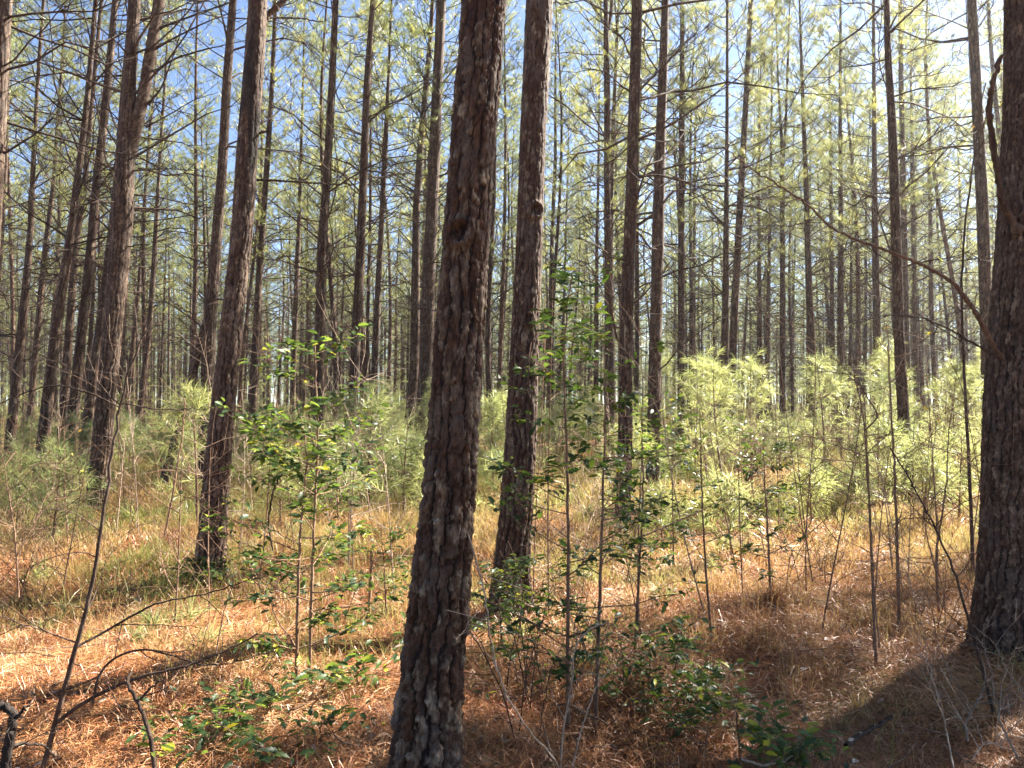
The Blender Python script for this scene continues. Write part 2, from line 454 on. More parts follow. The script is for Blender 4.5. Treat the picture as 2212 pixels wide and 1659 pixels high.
def crown_proto(seed, H=19.0, zlive=8.5, zdead=3.0, ndead=48, nlive=54, rmax=2.5, per=24, nlen=0.18, nwid=0.0065):
    """limbs and needles round a straight axis; za is the height at which each vertex hangs on the trunk"""
    rng = np.random.default_rng(seed)
    g = Geo(); za = []
    def limbs(z0, L, az, rise, curl, r0, npt=6):
        m = len(z0)
        t = np.linspace(0, 1, npt)[None, :]
        wob = rng.normal(0, 0.075, (m, npt)) * t * L[:, None]
        a = az[:, None] + rng.normal(0, .12, (m, 1)) * t * 2 + wob * .3
        hor = L[:, None] * t * np.cos(rise[:, None] * .8)
        P = np.stack([np.cos(a) * hor, np.sin(a) * hor, z0[:, None] + L[:, None] * (np.sin(rise)[:, None] * t + curl[:, None] * t * t) + wob], -1)
        R = r0[:, None] * (1 - 0.85 * t) + 0.002
        return P, R
    # dead lower limbs
    zd = np.sort(rng.uniform(zdead, zlive + 2.0, ndead))
    zd = np.round(zd / 0.55) * 0.55 + rng.normal(0, .05, ndead)
    Ld = rng.uniform(0.4, 3.0, ndead) * (0.55 + 0.45 * (zd - zdead) / (zlive - zdead + 1))
    Pd, Rd = limbs(zd, Ld, rng.uniform(0, 2 * pi, ndead), rng.uniform(-.2, .95, ndead), rng.uniform(-.35, .3, ndead), 0.006 + 0.0055 * Ld)
    # live limbs
    t = (np.arange(nlive) + rng.random(nlive)) / nlive
    zl = zlive + (H * 0.975 - zlive) * t ** 0.9
    Ll = rmax * (0.25 + 0.75 * (1 - t) ** 0.75) * rng.uniform(0.55, 1.1, nlive) * np.clip(0.6 + t * 3, 0, 1)
    Pl, Rl = limbs(zl, Ll, np.arange(nlive) * 2.39996 + rng.normal(0, .4, nlive), 0.3 + 0.6 * t + rng.normal(0, .28, nlive), rng.uniform(0, .35, nlive), 0.006 + 0.0035 * Ll)
    for P, R, ns in ((Pd, Rd, 4), (Pl, Rl, 4)):
        v, q = tubes(P, R, ns); g.add(v, q, mat=0, rnd=.5); za.append(np.repeat(P[:, 0, 2], P.shape[1] * ns))
    def twigs(P, per_l, lo, Lr, up):
        m = len(P)
        li = np.repeat(np.arange(m), per_l); tt = rng.uniform(lo, 1.0, len(li))
        x = tt * (P.shape[1] - 1); i0 = np.minimum(x.astype(int), P.shape[1] - 2); f = (x - i0)[:, None]
        p = P[li, i0] * (1 - f) + P[li, i0 + 1] * f
        tan = norm(P[li, i0 + 1] - P[li, i0])
        lat = norm(np.cross(tan, np.array([0, 0, 1.]))) * rng.choice([-1., 1.], (len(li), 1))
        d = norm(tan * 0.7 + lat * rng.uniform(.3, 1.1, (len(li), 1)) + np.array([0, 0, 1.]) * rng.uniform(-.2, up, (len(li), 1)))
        LL = rng.uniform(Lr[0], Lr[1], (len(li), 1)) * (0.5 + 0.5 * (1 - tt)[:, None])
        bend = rng.normal(0, .15, (len(li), 3)) + np.array([0, 0, .12])
        s = np.linspace(0, 1, 4)[None, :, None]
        return p[:, None, :] + LL[:, None, :] * (d[:, None, :] * s + bend[:, None, :] * s * s), P[li, 0, 2]
    Td, zt = twigs(Pd, 6, .25, (.2, 1.0), .5)
    v, q = tubes(Td, np.linspace(.0065, .002, 4)[None].repeat(len(Td), 0), 3); g.add(v, q, mat=0); za.append(np.repeat(zt, 12))
    Tl, zt = twigs(Pl, 10, .2, (.25, 1.0), .8)
    v, q = tubes(Tl, np.linspace(.008, .003, 4)[None].repeat(len(Tl), 0), 3); g.add(v, q, mat=0); za.append(np.repeat(zt, 12))
    # needle tufts at and behind the twig ends
    pos, dr, zz = [], [], []
    dull = rng.random(len(Tl)) < .78
    for s in (0.55, 0.8, 1.0):
        i0 = min(int(s * 3), 2); f = s * 3 - i0
        p = Tl[:, i0] * (1 - f) + Tl[:, i0 + 1] * f + rng.normal(0, .05, (len(Tl), 3))
        keep = rng.random(len(p)) < 0.9; keep &= dull
        pos.append(p[keep]); dr.append(norm(Tl[:, i0 + 1] - Tl[:, i0] + np.array([0, 0, .12]))[keep]); zz.append(zt[keep])
    p = Pl[:, -1]; pos.append(p); dr.append(norm(Pl[:, -1] - Pl[:, -2])); zz.append(Pl[:, 0, 2])
    pos, dr, zz = np.concatenate(pos), np.concatenate(dr), np.concatenate(zz)
    v, _, tr, rn = needles(rng, pos, dr, per, nlen, nwid)
    g.add(v, None, tr, mat=1, rnd=rn); za.append(np.repeat(zz, per * 3))
    return g.data(), np.concatenate(za), H


CROWNS = [crown_proto(100 + i, H=18.5 + (i % 3), zlive=5.6 + 0.8 * (i % 4), zdead=2.2 + .5 * (i % 3)) for i in range(7)]

# hand-measured trees: (label, foot pixel or None, depth or None, [(x, y, width) from the top down], options)
T = [
 ("large pine trunk with deep red brown bark plates, the widest one in the middle foreground", (912, 1690), None,
  [(1049, 0, 97), (1028, 250, 100), (1010, 450, 100), (998, 650, 103), (985, 830, 108), (968, 1080, 115), (948, 1330, 127), (918, 1580, 145)],
  dict(near=1, flare=.12, plate=(.052, .10), depth=.032, knots=[(3.35, -1.9, .07), (2.12, -1.75, .06)], stub=[(3.42, -.35, .09)])),
 ("thick pine trunk standing just right of and behind the widest middle trunk", (1095, 1335), None,
  [(1166, 0, 68), (1158, 150, 67), (1148, 350, 66), (1145, 500, 67), (1138, 650, 70), (1130, 800, 73), (1123, 1005, 80), (1110, 1180, 85), (1099, 1290, 92)],
  dict(near=2, flare=.75, plate=(.05, .085), depth=.02, knots=[(3.0, -1.2, .07), (2.2, -1.4, .05), (1.9, -1.9, .04)])),
 ("thick brown pine trunk filling the right edge, with a long bare branch arching out left", (2168, 1400), None,
  [(2226, 0, 98), (2224, 200, 100), (2218, 425, 106), (2208, 650, 112), (2200, 760, 116), (2193, 880, 120), (2190, 1080, 124), (2188, 1230, 128)],
  dict(near=1, flare=.10, plate=(.045, .075), depth=.013, grey=1)),
 ("large left pine with sunlit right flank and a black scorched patch high on its trunk", (450, 1265), None,
  [(568, 0, 44), (555, 180, 48), (540, 330, 50), (530, 500, 52), (505, 700, 55), (490, 830, 58), (472, 1005, 62), (456, 1205, 68)],
  dict(near=2, flare=.5, plate=(.055, .09), depth=.022, grey=1, char=(3.75, 4.35))),
 ("left pine whose trunk forks into two stems near the top of the picture", (207, 1100), None,
  [(294, 0, 29), (281, 200, 31), (275, 310, 40), (270, 400, 46), (265, 500, 48), (240, 750, 46), (222, 950, 46)],
  dict(near=3, flare=.2, plate=(.06, .10), depth=.02, grey=1, fork=[(278, 340, 34), (312, 200, 29), (346, 0, 27)], limbs=1)),
 ("pine trunk leaning in at the top left corner, cut by the left edge", None, 8.6, [(20, 0, 40), (5, 200, 42), (-10, 400, 44), (-40, 800, 48)], dict(near=3, grey=1)),
 ("rough pine with a leaning lower fork, left of the scorched large pine", (441, 1075), None,
  [(505, 0, 18), (490, 200, 22), (480, 380, 24), (465, 560, 27), (452, 720, 32), (445, 900, 34)], dict(near=3, grey=1, lean=[(352, 1045, 22), (400, 880, 22), (428, 760, 20), (448, 690, 18)])),
 ("straight reddish pine right of the thick middle pair, lower trunk behind the tall holly", (1345, 1130), None,
  [(1380, 0, 28), (1373, 200, 28), (1367, 400, 29), (1360, 550, 32), (1353, 750, 34), (1350, 980, 36)], dict(near=3)),
 ("dark pine in the right half leaning slightly left, scrub round its foot", (1966, 1085), None,
  [(1906, 0, 14), (1910, 125, 16), (1920, 250, 20), (1928, 400, 22), (1935, 550, 24), (1940, 700, 25), (1950, 880, 27), (1960, 1030, 30)], dict(near=3)),
 ("brown pine rising close left of the widest middle trunk, its foot sunlit", (904, 1003), None,
  [(952, 0, 25), (943, 200, 27), (935, 400, 30), (925, 600, 33), (920, 800, 34), (910, 910, 34)], dict(near=3)),
 ("dark pine paired with the brown one left of the widest trunk", (876, 995), None,
  [(930, 100, 12), (913, 275, 16), (900, 450, 18), (898, 625, 22), (895, 800, 24), (882, 920, 25)], dict()),
 ("slim pine behind the leafy holly top, clear sky to its left", None, 15.5, [(727, 0, 15), (718, 200, 18), (708, 370, 20), (697, 540, 24), (692, 740, 25)], dict()),
 ("slim pine with pale sunlit edge, third left of the widest trunk", None, 16.0, [(808, 0, 12), (795, 175, 17), (788, 350, 20), (778, 575, 23), (766, 800, 24)], dict()),
 ("slender pine just right of the pale edged one, close to it", None, 21.0, [(840, 140, 7), (833, 300, 13), (823, 500, 14), (813, 700, 17), (808, 825, 18)], dict()),
 ("grey pine right of the straight reddish one, its neighbour", None, 13.0, [(1437, 0, 18), (1430, 200, 25), (1423, 400, 28), (1420, 550, 30), (1415, 750, 32)], dict()),
 ("pine breaking into many upright limbs at the top, left of the straight reddish one", None, 17.0, [(1307, 75, 13), (1310, 200, 16), (1310, 400, 16), (1313, 600, 20), (1315, 800, 22)], dict(fork=[(1308, 90, 10), (1320, 30, 9), (1326, -60, 8)])),
 ("very thin pine just right of the thick trunk pair", None, 34.0, [(1200, 150, 6), (1200, 350, 9), (1193, 500, 10), (1188, 750, 13)], dict()),
 ("thin dark pine right of the grey pine", None, 21.0, [(1474, 200, 14), (1472, 500, 16), (1471, 800, 18)], dict()),
 ("thin pine left of the many limbed one, partly behind holly leaves", None, 32.0, [(1293, 400, 7), (1290, 500, 8), (1288, 750, 13)], dict()),
 ("dark slim pine in the right half above the young pines, first of the row", None, 19.0, [(1571, 300, 9), (1569, 500, 14), (1568, 650, 17), (1565, 800, 22)], dict()),
 ("slim pine forking into a narrow V in the right half", None, 27.0, [(1680, 190, 5), (1687, 300, 8), (1689, 400, 12), (1690, 650, 13), (1690, 775, 15)], dict(fork=[(1689, 390, 8), (1696, 290, 7), (1700, 180, 6)])),
 ("slim dark pine just right of the V forked one, rising to the top edge", None, 23.0, [(1728, 50, 5), (1735, 250, 10), (1740, 375, 12), (1745, 550, 15), (1753, 775, 19)], dict()),
 ("thin pine left of the V forked one", None, 38.0, [(1638, 400, 7), (1639, 600, 10), (1639, 750, 11)], dict()),
 ("thin pine close left of the V forked one, lower trunk dark", None, 33.0, [(1660, 450, 8), (1658, 575, 9), (1656, 790, 13)], dict()),
 ("thin pine of the close pair left of the dark leaning pine", None, 34.0, [(1798, 300, 8), (1799, 600, 11), (1800, 775, 12)], dict()),
 ("thicker pine of the close pair left of the dark leaning pine", None, 25.0, [(1817, 250, 9), (1818, 450, 11), (1816, 650, 16)], dict()),
 ("slim pine between the close pair and the dark leaning pine", None, 20.0, [(1891, 250, 10), (1891, 450, 15), (1893, 650, 18), (1895, 800, 21)], dict()),
 ("thin pine almost hidden behind the dark leaning pine", None, 26.0, [(1939, 0, 10), (1943, 200, 12), (1948, 400, 14), (1953, 600, 15), (1958, 800, 16)], dict()),
 ("thin pine right of the dark leaning pine", None, 32.0, [(1970, 350, 10), (1973, 550, 11), (1978, 750, 13)], dict()),
 ("thin pine midway between the dark leaning pine and the right edge trunk", None, 36.0, [(2013, 380, 9), (2013, 650, 12), (2020, 800, 12)], dict()),
 ("tall grey pine just left of the right edge trunk, partly hidden by it", None, 14.5, [(2100, 0, 22), (2108, 150, 24), (2115, 300, 26), (2123, 450, 27), (2128, 600, 28), (2134, 800, 30)], dict(grey=1)),
 ("slim pine with sunlit streaks between the left edge and the forked pine", None, 13.5, [(240, 0, 14), (222, 230, 20), (205, 400, 20), (190, 600, 22), (165, 830, 26)], dict(limbs=1)),
 ("dark slim pine left of the streaked one", None, 13.0, [(192, 150, 12), (185, 230, 14), (155, 470, 18), (130, 640, 23), (105, 830, 27)], dict()),
 ("pale sunlit slim pine among dark trunks on the left", None, 18.0, [(190, 300, 11), (183, 400, 13), (165, 500, 16), (150, 700, 19), (140, 840, 21)], dict()),
 ("slim dark pine nearest the left edge", None, 19.0, [(75, 380, 11), (70, 470, 13), (55, 620, 18), (35, 800, 22)], dict()),
 ("thin sunlit pine next to the slim dark one by the left edge", None, 26.0, [(125, 330, 9), (120, 400, 10), (100, 550, 13), (85, 700, 14), (72, 830, 15)], dict()),
 ("pine half hidden behind the left forked pine, slightly leaning", None, 15.0, [(252, 450, 18), (235, 580, 20), (220, 700, 22), (200, 830, 25)], dict()),
 ("thin sunlit pine right of the left forked pine", None, 28.0, [(338, 380, 9), (330, 550, 12), (318, 720, 13), (305, 840, 14)], dict()),
 ("very thin pine close right of the left forked pine", None, 38.0, [(305, 480, 8), (295, 650, 9), (280, 800, 11)], dict()),
 ("slim pine in the gap left of the leafy holly top", None, 30.0, [(650, 420, 9), (645, 540, 12), (635, 780, 14)], dict()),
 ("very thin pine in the gap right of the scorched large pine", None, 45.0, [(560, 500, 7), (555, 640, 8), (540, 840, 9)], dict()),
 ("thin pine at the left edge below the leaning corner trunk", None, 30.0, [(15, 280, 10), (8, 420, 11), (-5, 620, 12)], dict()),
]

SCENE_TREES = []          # (x, y, r) of every pine, to keep the others off them
PINE_LABELLED = []


def pine(idx, label, footpx, Y, pts, o):
    rng = np.random.default_rng(500 + idx)
    base = None
    if footpx is not None:
        base = foot(*footpx); Y = base[1]
    P = np.array([pix(x, y, Y) for x, y, w in pts])
    w = np.array([x[2] for x in pts]) / FPX * Y * 0.5 * (.86 if o.get('near', 4) > 1 else 1.0)
    if base is None:                                    # carry the line down to the floor
        d = (P[-1] - P[-2]) / (P[-2][2] - P[-1][2])
        bz = float(gz(P[-1][0], Y)); k = P[-1][2] - bz
        base = P[-1] + d * k * 0.8; base[2] = float(gz(base[0], Y))
    z = np.concatenate([[-0.2, 0.0], (P[:, 2] - base[2])[::-1]])
    x = np.concatenate([[0, 0], (P[:, 0] - base[0])[::-1]])
    r = np.concatenate([[w[-1] * 1.12, w[-1] * 1.08], w[::-1]])
    ok = np.concatenate([[True], np.diff(z) > 0.02]); z, x, r = z[ok], x[ok], r[ok]
    CR = CROWNS[idx % len(CROWNS)]
    H = max(CR[2], z[-1] + 3.5)
    sl = (x[-1] - x[-3]) / (z[-1] - z[-3]) * 0.7
    z2 = np.concatenate([z, [z[-1] + (H - z[-1]) * .5, H]])
    x2 = np.concatenate([x, [x[-1] + sl * (H - z[-1]) * .5, x[-1] + sl * (H - z[-1]) * .8]])
    r2 = np.concatenate([r, [r[-1] * 0.6, 0.012]])
    yb = rng.normal(0, .02); yl = rng.normal(0, .012)
    def ax(q):
        q = np.asarray(q, float)
        # smooth the measured polyline a little
        xx = sum(np.interp(q + s, z2, x2) for s in (-.3, -.15, 0, .15, .3)) / 5
        return np.stack([xx, yb * np.sin(q * .5) + yl * q], -1)
    def rad(q):
        return sum(np.interp(np.asarray(q, float) + s, z2, r2) for s in (-.25, 0, .25)) / 3
    near = o.get('near', 4)
    segs, step, zf = {1: (300, .0075, 4.3), 2: (190, .011, 6.0), 3: (96, .022, 8.5), 4: (44, .05, 11.0)}[near]
    rel = True
    mm = M_PLATE2 if o.get('grey') else M_PLATE
    mats = [mm, M_BLACK]
    g = Geo()
    depth = o.get('depth', .018 if near < 4 else .02)
    v, q, e, c = trunk_geo(rng, ax, rad, H, min(zf, H - 1), segs, step, o.get('plate', {3: (.06, .10), 4: (.08, .14)}.get(near, (.05, .09))), depth, o.get('flare', .2), rel, o.get('knots', ()), {1: 1.25, 2: 1.5, 3: 1.9, 4: 1.9}[near])
    g.add(v, q, mat=0, edge=e, rnd=c)
    def stem(px, r_end=None):
        Q = np.array([pix(a, b, Y) for a, b, _ in px]) - base
        rr = np.array([k[2] for k in px]) / FPX * Y * .42
        s = np.linspace(0, 1, 60); si = np.linspace(0, 1, len(px))
        Q = np.stack([np.interp(s, si, Q[:, k]) for k in range(3)], -1)
        for _ in range(4): Q[1:-1] = (Q[:-2] + Q[1:-1] * 2 + Q[2:]) / 4
        Q[:, 1] += np.linspace(0, -0.02, 60)
        return Q, np.interp(s, si, rr) * (1 + .05 * rng.normal(size=60))
    if 'fork' in o:
        px = o['fork']; Q, rr = stem(px)
        d = norm(Q[-1] - Q[-8])[None]
        L = max(H - Q[-1][2] - 1.0, 2.0)
        ext = Q[-1] + (d + np.array([[0, 0, .15]])) * np.linspace(0.1, 1, 14)[:, None] * L * .8
        Q = np.concatenate([Q, ext]); rr = np.concatenate([rr, np.linspace(rr[-1], .015, 14)])
        v, q = tubes(Q, rr, 20); g.add(v, q, mat=0, edge=.7 + .3 * rng.random(len(v)), rnd=rng.random(len(v)))
    if 'lean' in o:
        Q, rr = stem(o['lean']); v, q = tubes(Q, rr, 20); g.add(v, q, mat=0, edge=.35 + .5 * rng.random(len(v)), rnd=rng.random(len(v)))
    if 'stub' in o:
        for sz, st, sl_ in o['stub']:
            a0 = ax(np.array([sz]))[0]; r0 = float(rad(np.array([sz]))[0])
            dd = np.array([math.cos(st), math.sin(st), .15])
            p0 = np.array([a0[0], a0[1], sz]) + dd * r0 * .7
            Q = p0 + dd * np.linspace(0, sl_ + r0 * .3, 8)[:, None] + np.array([0, 0, .02]) * np.linspace(0, 1, 8)[:, None] ** 2
            v, q = tubes(Q, np.array([.05, .045, .04, .034, .03, .026, .02, .006]), 14); g.add(v, q, mat=0, edge=.25, rnd=.2)
    data = list(g.data())
    if 'char' in o:                                       # scorched ring: black pigment of its own shape on the bark
        z0, z1 = o['char']; v = data[0]; q = data[1]
        fc = v[q].mean(1); a = np.arctan2(fc[:, 1], fc[:, 0] - ax(fc[:, 2])[:, 0])
        lim = .25 * np.sin(a * 3 + 1) + .12 * np.sin(a * 7)
        data[3] = np.where((fc[:, 2] > z0 + lim) & (fc[:, 2] < z1 + lim * 1.3 + .15 * np.sin(a * 11)), 1, data[3])
    root = bpy.data.objects.new("pine_tree", None); C.objects.link(root); root.location = base
    root.empty_display_size = .3
    tag(root, label, "pine tree", "pines one can tell apart in the stand")
    link("trunk", to_mesh("trunk", data, mats, True, ('rnd', 'edge')), root)
    # crown bent onto this trunk's axis, kept clear of the bare near boles
    (cv, cq, ct, cm, ca), za, H0 = CR
    zs = za * H / H0
    cv = cv.copy(); cv[:, 2] += zs - za
    rz = rng.uniform(0, 2 * pi); cc, s = math.cos(rz), math.sin(rz)
    cv[:, :2] = np.stack([cv[:, 0] * cc - cv[:, 1] * s, cv[:, 0] * s + cv[:, 1] * cc], -1) + ax(zs)
    if Y < 17:                                            # bare limbs only, no needles, low on the near trees
        lv = 8.6 - .8 * rng.random(); okt = ~((zs < lv)[ct].any(1)) & (np.repeat(rng.random(len(ct) // 24 + 1), 24)[:len(ct)] < .45); nq = len(cq)
        cm = np.concatenate([cm[:nq], cm[nq:][okt]]); ct = ct[okt]
        kl = ((za * 37.7) % 1 > .42)[cq].all(1); nq2 = int(kl.sum()); cm = np.concatenate([cm[:nq][kl], cm[nq:]]); cq = cq[kl]; nq = nq2
    if near <= 2:                                         # clean bole: drop dead limbs below five metres
        keep = zs > 6.0; kq = keep[cq].all(1); ct2 = keep[ct].all(1)
        cm = np.concatenate([cm[:nq][kq], cm[nq:][ct2]]); cq = cq[kq]; ct = ct[ct2]
    link("crown", to_mesh("crown", (cv, cq, ct, cm, ca), [M_LIMB, M_NEEDLE], False), root)
    SCENE_TREES.append((base[0], base[1], 1.6 if near < 4 else 1.3))
    return root, base, Y, ax, rad


built = [pine(i, *t) for i, t in enumerate(T)]


def px_branch(root, base, pts, Y0, Y1, r0, r1, name="branch", material=M_LIMB, twigs=0, seed=0, tw_len=.5, tw_r=.004):
    """a branch of a thing, drawn through measured points at its own depth"""
    rng = np.random.default_rng(seed)
    k = len(pts); yy = np.linspace(Y0, Y1, k)
    P = np.array([pix(a, b, y) for (a, b), y in zip(pts, yy)]) - base
    Q, rr = smooth_line(P, r0, r1, 10 * k, .004, rng); rr = rr * (1 + .12 * rng.normal(size=len(rr))); rr[:3] *= [1.9, 1.5, 1.2]
    g = Geo(); v, q = tubes(Q, rr, 8); g.add(v, q)
    if twigs: add_twigs(g, rng, Q, rr, twigs, tw_len, tw_r)
    return link(name, to_mesh(name, g.data(), [material]), root)


def smooth_line(P, r0, r1, n, wob=0.0, rng=None):
    P = np.asarray(P, float)
    s = np.linspace(0, 1, n); d = np.concatenate([[0], np.cumsum(np.linalg.norm(np.diff(P, axis=0), axis=1))]); d /= d[-1]
    Q = np.stack([np.interp(s, d, P[:, i]) for i in range(3)], -1)
    for _ in range(6): Q[1:-1] = (Q[:-2] + 2 * Q[1:-1] + Q[2:]) / 4
    if rng is not None and wob: Q += rng.normal(0, wob, Q.shape) * np.linspace(0, 1, n)[:, None]
    return Q, r0 + (r1 - r0) * s


def add_twigs(g, rng, Q, rr, n, L, r, lo=.2, sub=True, mat=0, up=.35, ret=None):
    idx = (rng.uniform(lo, .98, n) * (len(Q) - 1)).astype(int)
    tan = norm(Q[np.minimum(idx + 1, len(Q) - 1)] - Q[np.maximum(idx - 1, 0)])
    rd = norm(np.cross(tan, rng.normal(size=(n, 3))))
    d = norm(tan * rng.uniform(.2, .8, (n, 1)) + rd + np.array([0, 0, up]) * rng.uniform(-.6, 1.2, (n, 1)))
    LL = L * rng.uniform(.35, 1.2, (n, 1))
    s = np.linspace(0, 1, 7)[None, :, None]
    bend = rng.normal(0, .28, (n, 3)) + np.array([0, 0, .12])
    P = Q[idx][:, None, :] + LL[:, None, :] * (d[:, None, :] * s + bend[:, None, :] * s * s + rng.normal(0, .022, (n, 7, 3)) * s)
    R = np.minimum(r * (.5 + LL / L * .5), rr[idx][:, None] * .8) * np.linspace(1, .3, 7)[None]
    v, q = tubes(P, R, 4); g.add(v, q, mat=mat)
    if ret is not None: ret.append(P)
    if sub:
        li = np.repeat(np.arange(n), 3); k = rng.integers(2, 6, len(li))
        t2 = norm(P[li, k + 1 - (k == 6)] - P[li, k - 1]); rd = norm(np.cross(t2, rng.normal(size=(len(li), 3))))
        d2 = norm(t2 * .8 + rd + np.array([0, 0, .2]))
        L2 = LL[li] * rng.uniform(.2, .5, (len(li), 1))
        s2 = np.linspace(0, 1, 4)[None, :, None]
        P2 = P[li, k][:, None, :] + L2[:, None, :] * (d2[:, None, :] * s2 + rng.normal(0, .12, (len(li), 1, 3)) * s2 * s2)
        v, q = tubes(P2, np.maximum(R[li, k][:, None] * np.linspace(.7, .3, 4)[None], .0012), 3); g.add(v, q, mat=mat)
        if ret is not None: ret.append(P2)


def leaves(rng, pos, d, size, width=.5, curl=.25, fold=.35, spiny=True):
    """leaf blades with a midrib fold; spiny ones have holly teeth"""
    if spiny:
        st = np.array([(0, .02), (.1, .16), (.2, .42), (.3, .27), (.44, .5), (.56, .3), (.7, .42), (.82, .17), (1., .0)])
    else:
        st = np.array([(0, .03), (.15, .25), (.35, .46), (.55, .5), (.75, .36), (.9, .15), (1., .0)])
    k = len(st); m = len(pos)
    x, y = st[:, 0], st[:, 1] * width * 2 * .5
    z = -curl * x * x
    tpl = np.stack([np.stack([x, -y, z + fold * y], -1), np.stack([x, 0 * y, z], -1), np.stack([x, y, z + fold * y], -1)], 1).reshape(-1, 3)
    i = np.arange(k - 1)[:, None]
    Q = np.concatenate([i * 3 + np.array([[0, 1, 4, 3]]), i * 3 + np.array([[1, 2, 5, 4]])])
    d = norm(d); up = norm(np.array([0, 0, 1.]) + rng.normal(0, .45, (m, 3)))
    s = norm(np.cross(up, d)); u = np.cross(d, s)
    sz = (size * rng.uniform(.55, 1.2, m))[:, None, None]
    V = pos[:, None, :] + sz * (tpl[None, :, 0:1] * d[:, None] + tpl[None, :, 1:2] * s[:, None] + tpl[None, :, 2:3] * u[:, None])
    F = (np.arange(m)[:, None, None] * len(tpl) + Q[None]).reshape(-1, 4)
    return V.reshape(-1, 3), F, np.repeat(rng.random(m), len(tpl))


# long bare branch of the right edge pine, and bare limbs of the left trees
rt, rb, rY = built[2][0], built[2][1], built[2][2]
px_branch(rt, rb, [(2185, 800), (2150, 755), (2128, 712), (2105, 670), (2060, 610), (2000, 575), (1925, 545), (1850, 518), (1790, 490), (1745, 440), (1690, 405), (1630, 370), (1560, 315)], rY - .05, rY - .5, .016, .003, twigs=16, seed=3, tw_len=.4, material=M_TWIG)
px_branch(rt, rb, [(2185, 790), (2140, 762), (2100, 740), (2050, 710), (1990, 685), (1930, 680), (1870, 690), (1810, 715)], rY - .05, rY - .4, .008, .002, twigs=7, seed=4, tw_len=.25)
px_branch(rt, rb, [(2200, 500), (2165, 440), (2150, 340), (2135, 250), (2140, 190), (2165, 120)], rY - .12, rY - .35, .022, .014, seed=5)
fr, fb, fY = built[4][0], built[4][1], built[4][2]
for k, (pts, ra) in enumerate([([(345, 60), (400, 40), (470, 15), (560, -20)], .02), ([(335, 105), (380, 80), (440, 50), (520, 20)], .018), ([(325, 160), (380, 125), (450, 105), (540, 85)], .02),
                               ([(320, 225), (350, 190), (385, 90), (410, -20)], .014), ([(315, 275), (370, 245), (420, 215), (470, 200)], .012), ([(300, 365), (370, 365), (450, 370)], .010),
                               ([(285, 420), (340, 425), (400, 440), (470, 450)], .012), ([(290, 480), (350, 475), (410, 465), (470, 450)], .012), ([(250, 470), (200, 420), (130, 330), (60, 280), (0, 260)], .014),
                               ([(268, 340), (220, 260), (190, 170), (160, 80)], .012)]):
    px_branch(fr, fb, pts, fY, fY + .4 * (-1) ** k, ra, .004, twigs=5, seed=20 + k, tw_len=.5)
dr, db, dY = built[3][0], built[3][1], built[3][2]
px_branch(dr, db, [(540, 388), (600, 390), (640, 393), (700, 396), (740, 400)], dY, dY + .2, .012, .005, twigs=3, seed=41, tw_len=.3)
px_branch(dr, db, [(566, 45), (590, 22), (608, 6), (628, -12)], dY, dY + .1, .03, .022, seed=42)
px_branch(dr, db, [(566, 40), (600, 38), (650, 40), (700, 48)], dY, dY + .3, .01, .005, twigs=3, seed=43)
px_branch(dr, db, [(548, 292), (568, 285), (578, 284)], dY, dY - .1, .014, .008, seed=44)
er, eb, eY = built[18 - 1 - 6][0], built[11][1], built[11][2]

# ------------------------------------------------------------------ the rest of the stand: copied pines, each with its trunk and crown
def pine_proto(i):
    rng = np.random.default_rng(900 + i)
    (cv, cq, ct, cm, ca), za, H = CROWNS[i % len(CROWNS)]
    a, b, c, d = rng.normal(0, .2), rng.uniform(0, 6), rng.normal(0, .2), rng.uniform(0, 6)
    ax = lambda z: np.stack([a * np.sin(np.asarray(z) * .35 + b) - a * math.sin(b), c * np.sin(np.asarray(z) * .28 + d) - c * math.sin(d)], -1)
    r0 = rng.uniform(.085, .125)
    rad = lambda z: r0 * np.interp(z, [0, .5, 1.3, 8, 14, H], [1.18, 1.05, 1.0, .78, .5, .08])
    v, q, e, cc = trunk_geo(rng, ax, rad, H, .2, 12, .1, relief=False, flare=.15)
    g = Geo(); g.add(v, q)
    tm = to_mesh("trunk", g.data(), [M_BARK])
    cv = cv.copy(); cv[:, :2] += ax(za)
    return tm, to_mesh("crown", (cv, cq, ct, cm, ca), [M_LIMB, M_NEEDLE], False)


PROTOS = [pine_proto(i) for i in range(7)]
taken = list(SCENE_TREES)
rng = np.random.default_rng(77)


def free(x, y, dmin):
    return all((x - a) ** 2 + (y - b) ** 2 > max(dmin, r) ** 2 for a, b, r in taken)


def sector(x, y):
    k = x / max(y, 1)
    s = "left part" if k < -.23 else ("middle" if k < .23 else "right part")
    return ("thin straight pine far back in the %s of the stand, one of many" % s if y > 34
            else "slim pine at middle distance in the %s of the stand, one of several" % s), "pines deeper in the %s of the stand" % s


spots = []
tries = 0
while len(spots) < 225 and tries < 60000:
    tries += 1
    y = math.sqrt(rng.uniform(23 ** 2, 74 ** 2)); x = rng.uniform(-1, 1) * (y * .71 + .5)
    if not free(x, y, rng.uniform(2.0, 3.0)): continue
    taken.append((x, y, 1.3)); spots.append((x, y))
for x, y in spots:
    root = bpy.data.objects.new("pine_tree", None); C.objects.link(root)
    s = rng.uniform(.85, 1.15)
    root.location = (x, y, float(gz(x, y)) - .03); root.rotation_euler = (rng.normal(0, .02), rng.normal(0, .02), rng.uniform(0, 2 * pi)); root.scale = (s, s, s)
    lb, gr = sector(x, y); tag(root, lb, "pine tree", gr)
    tm, cm_ = PROTOS[int(rng.integers(len(PROTOS)))]
    link("trunk", tm, root); link("crown", cm_, root)

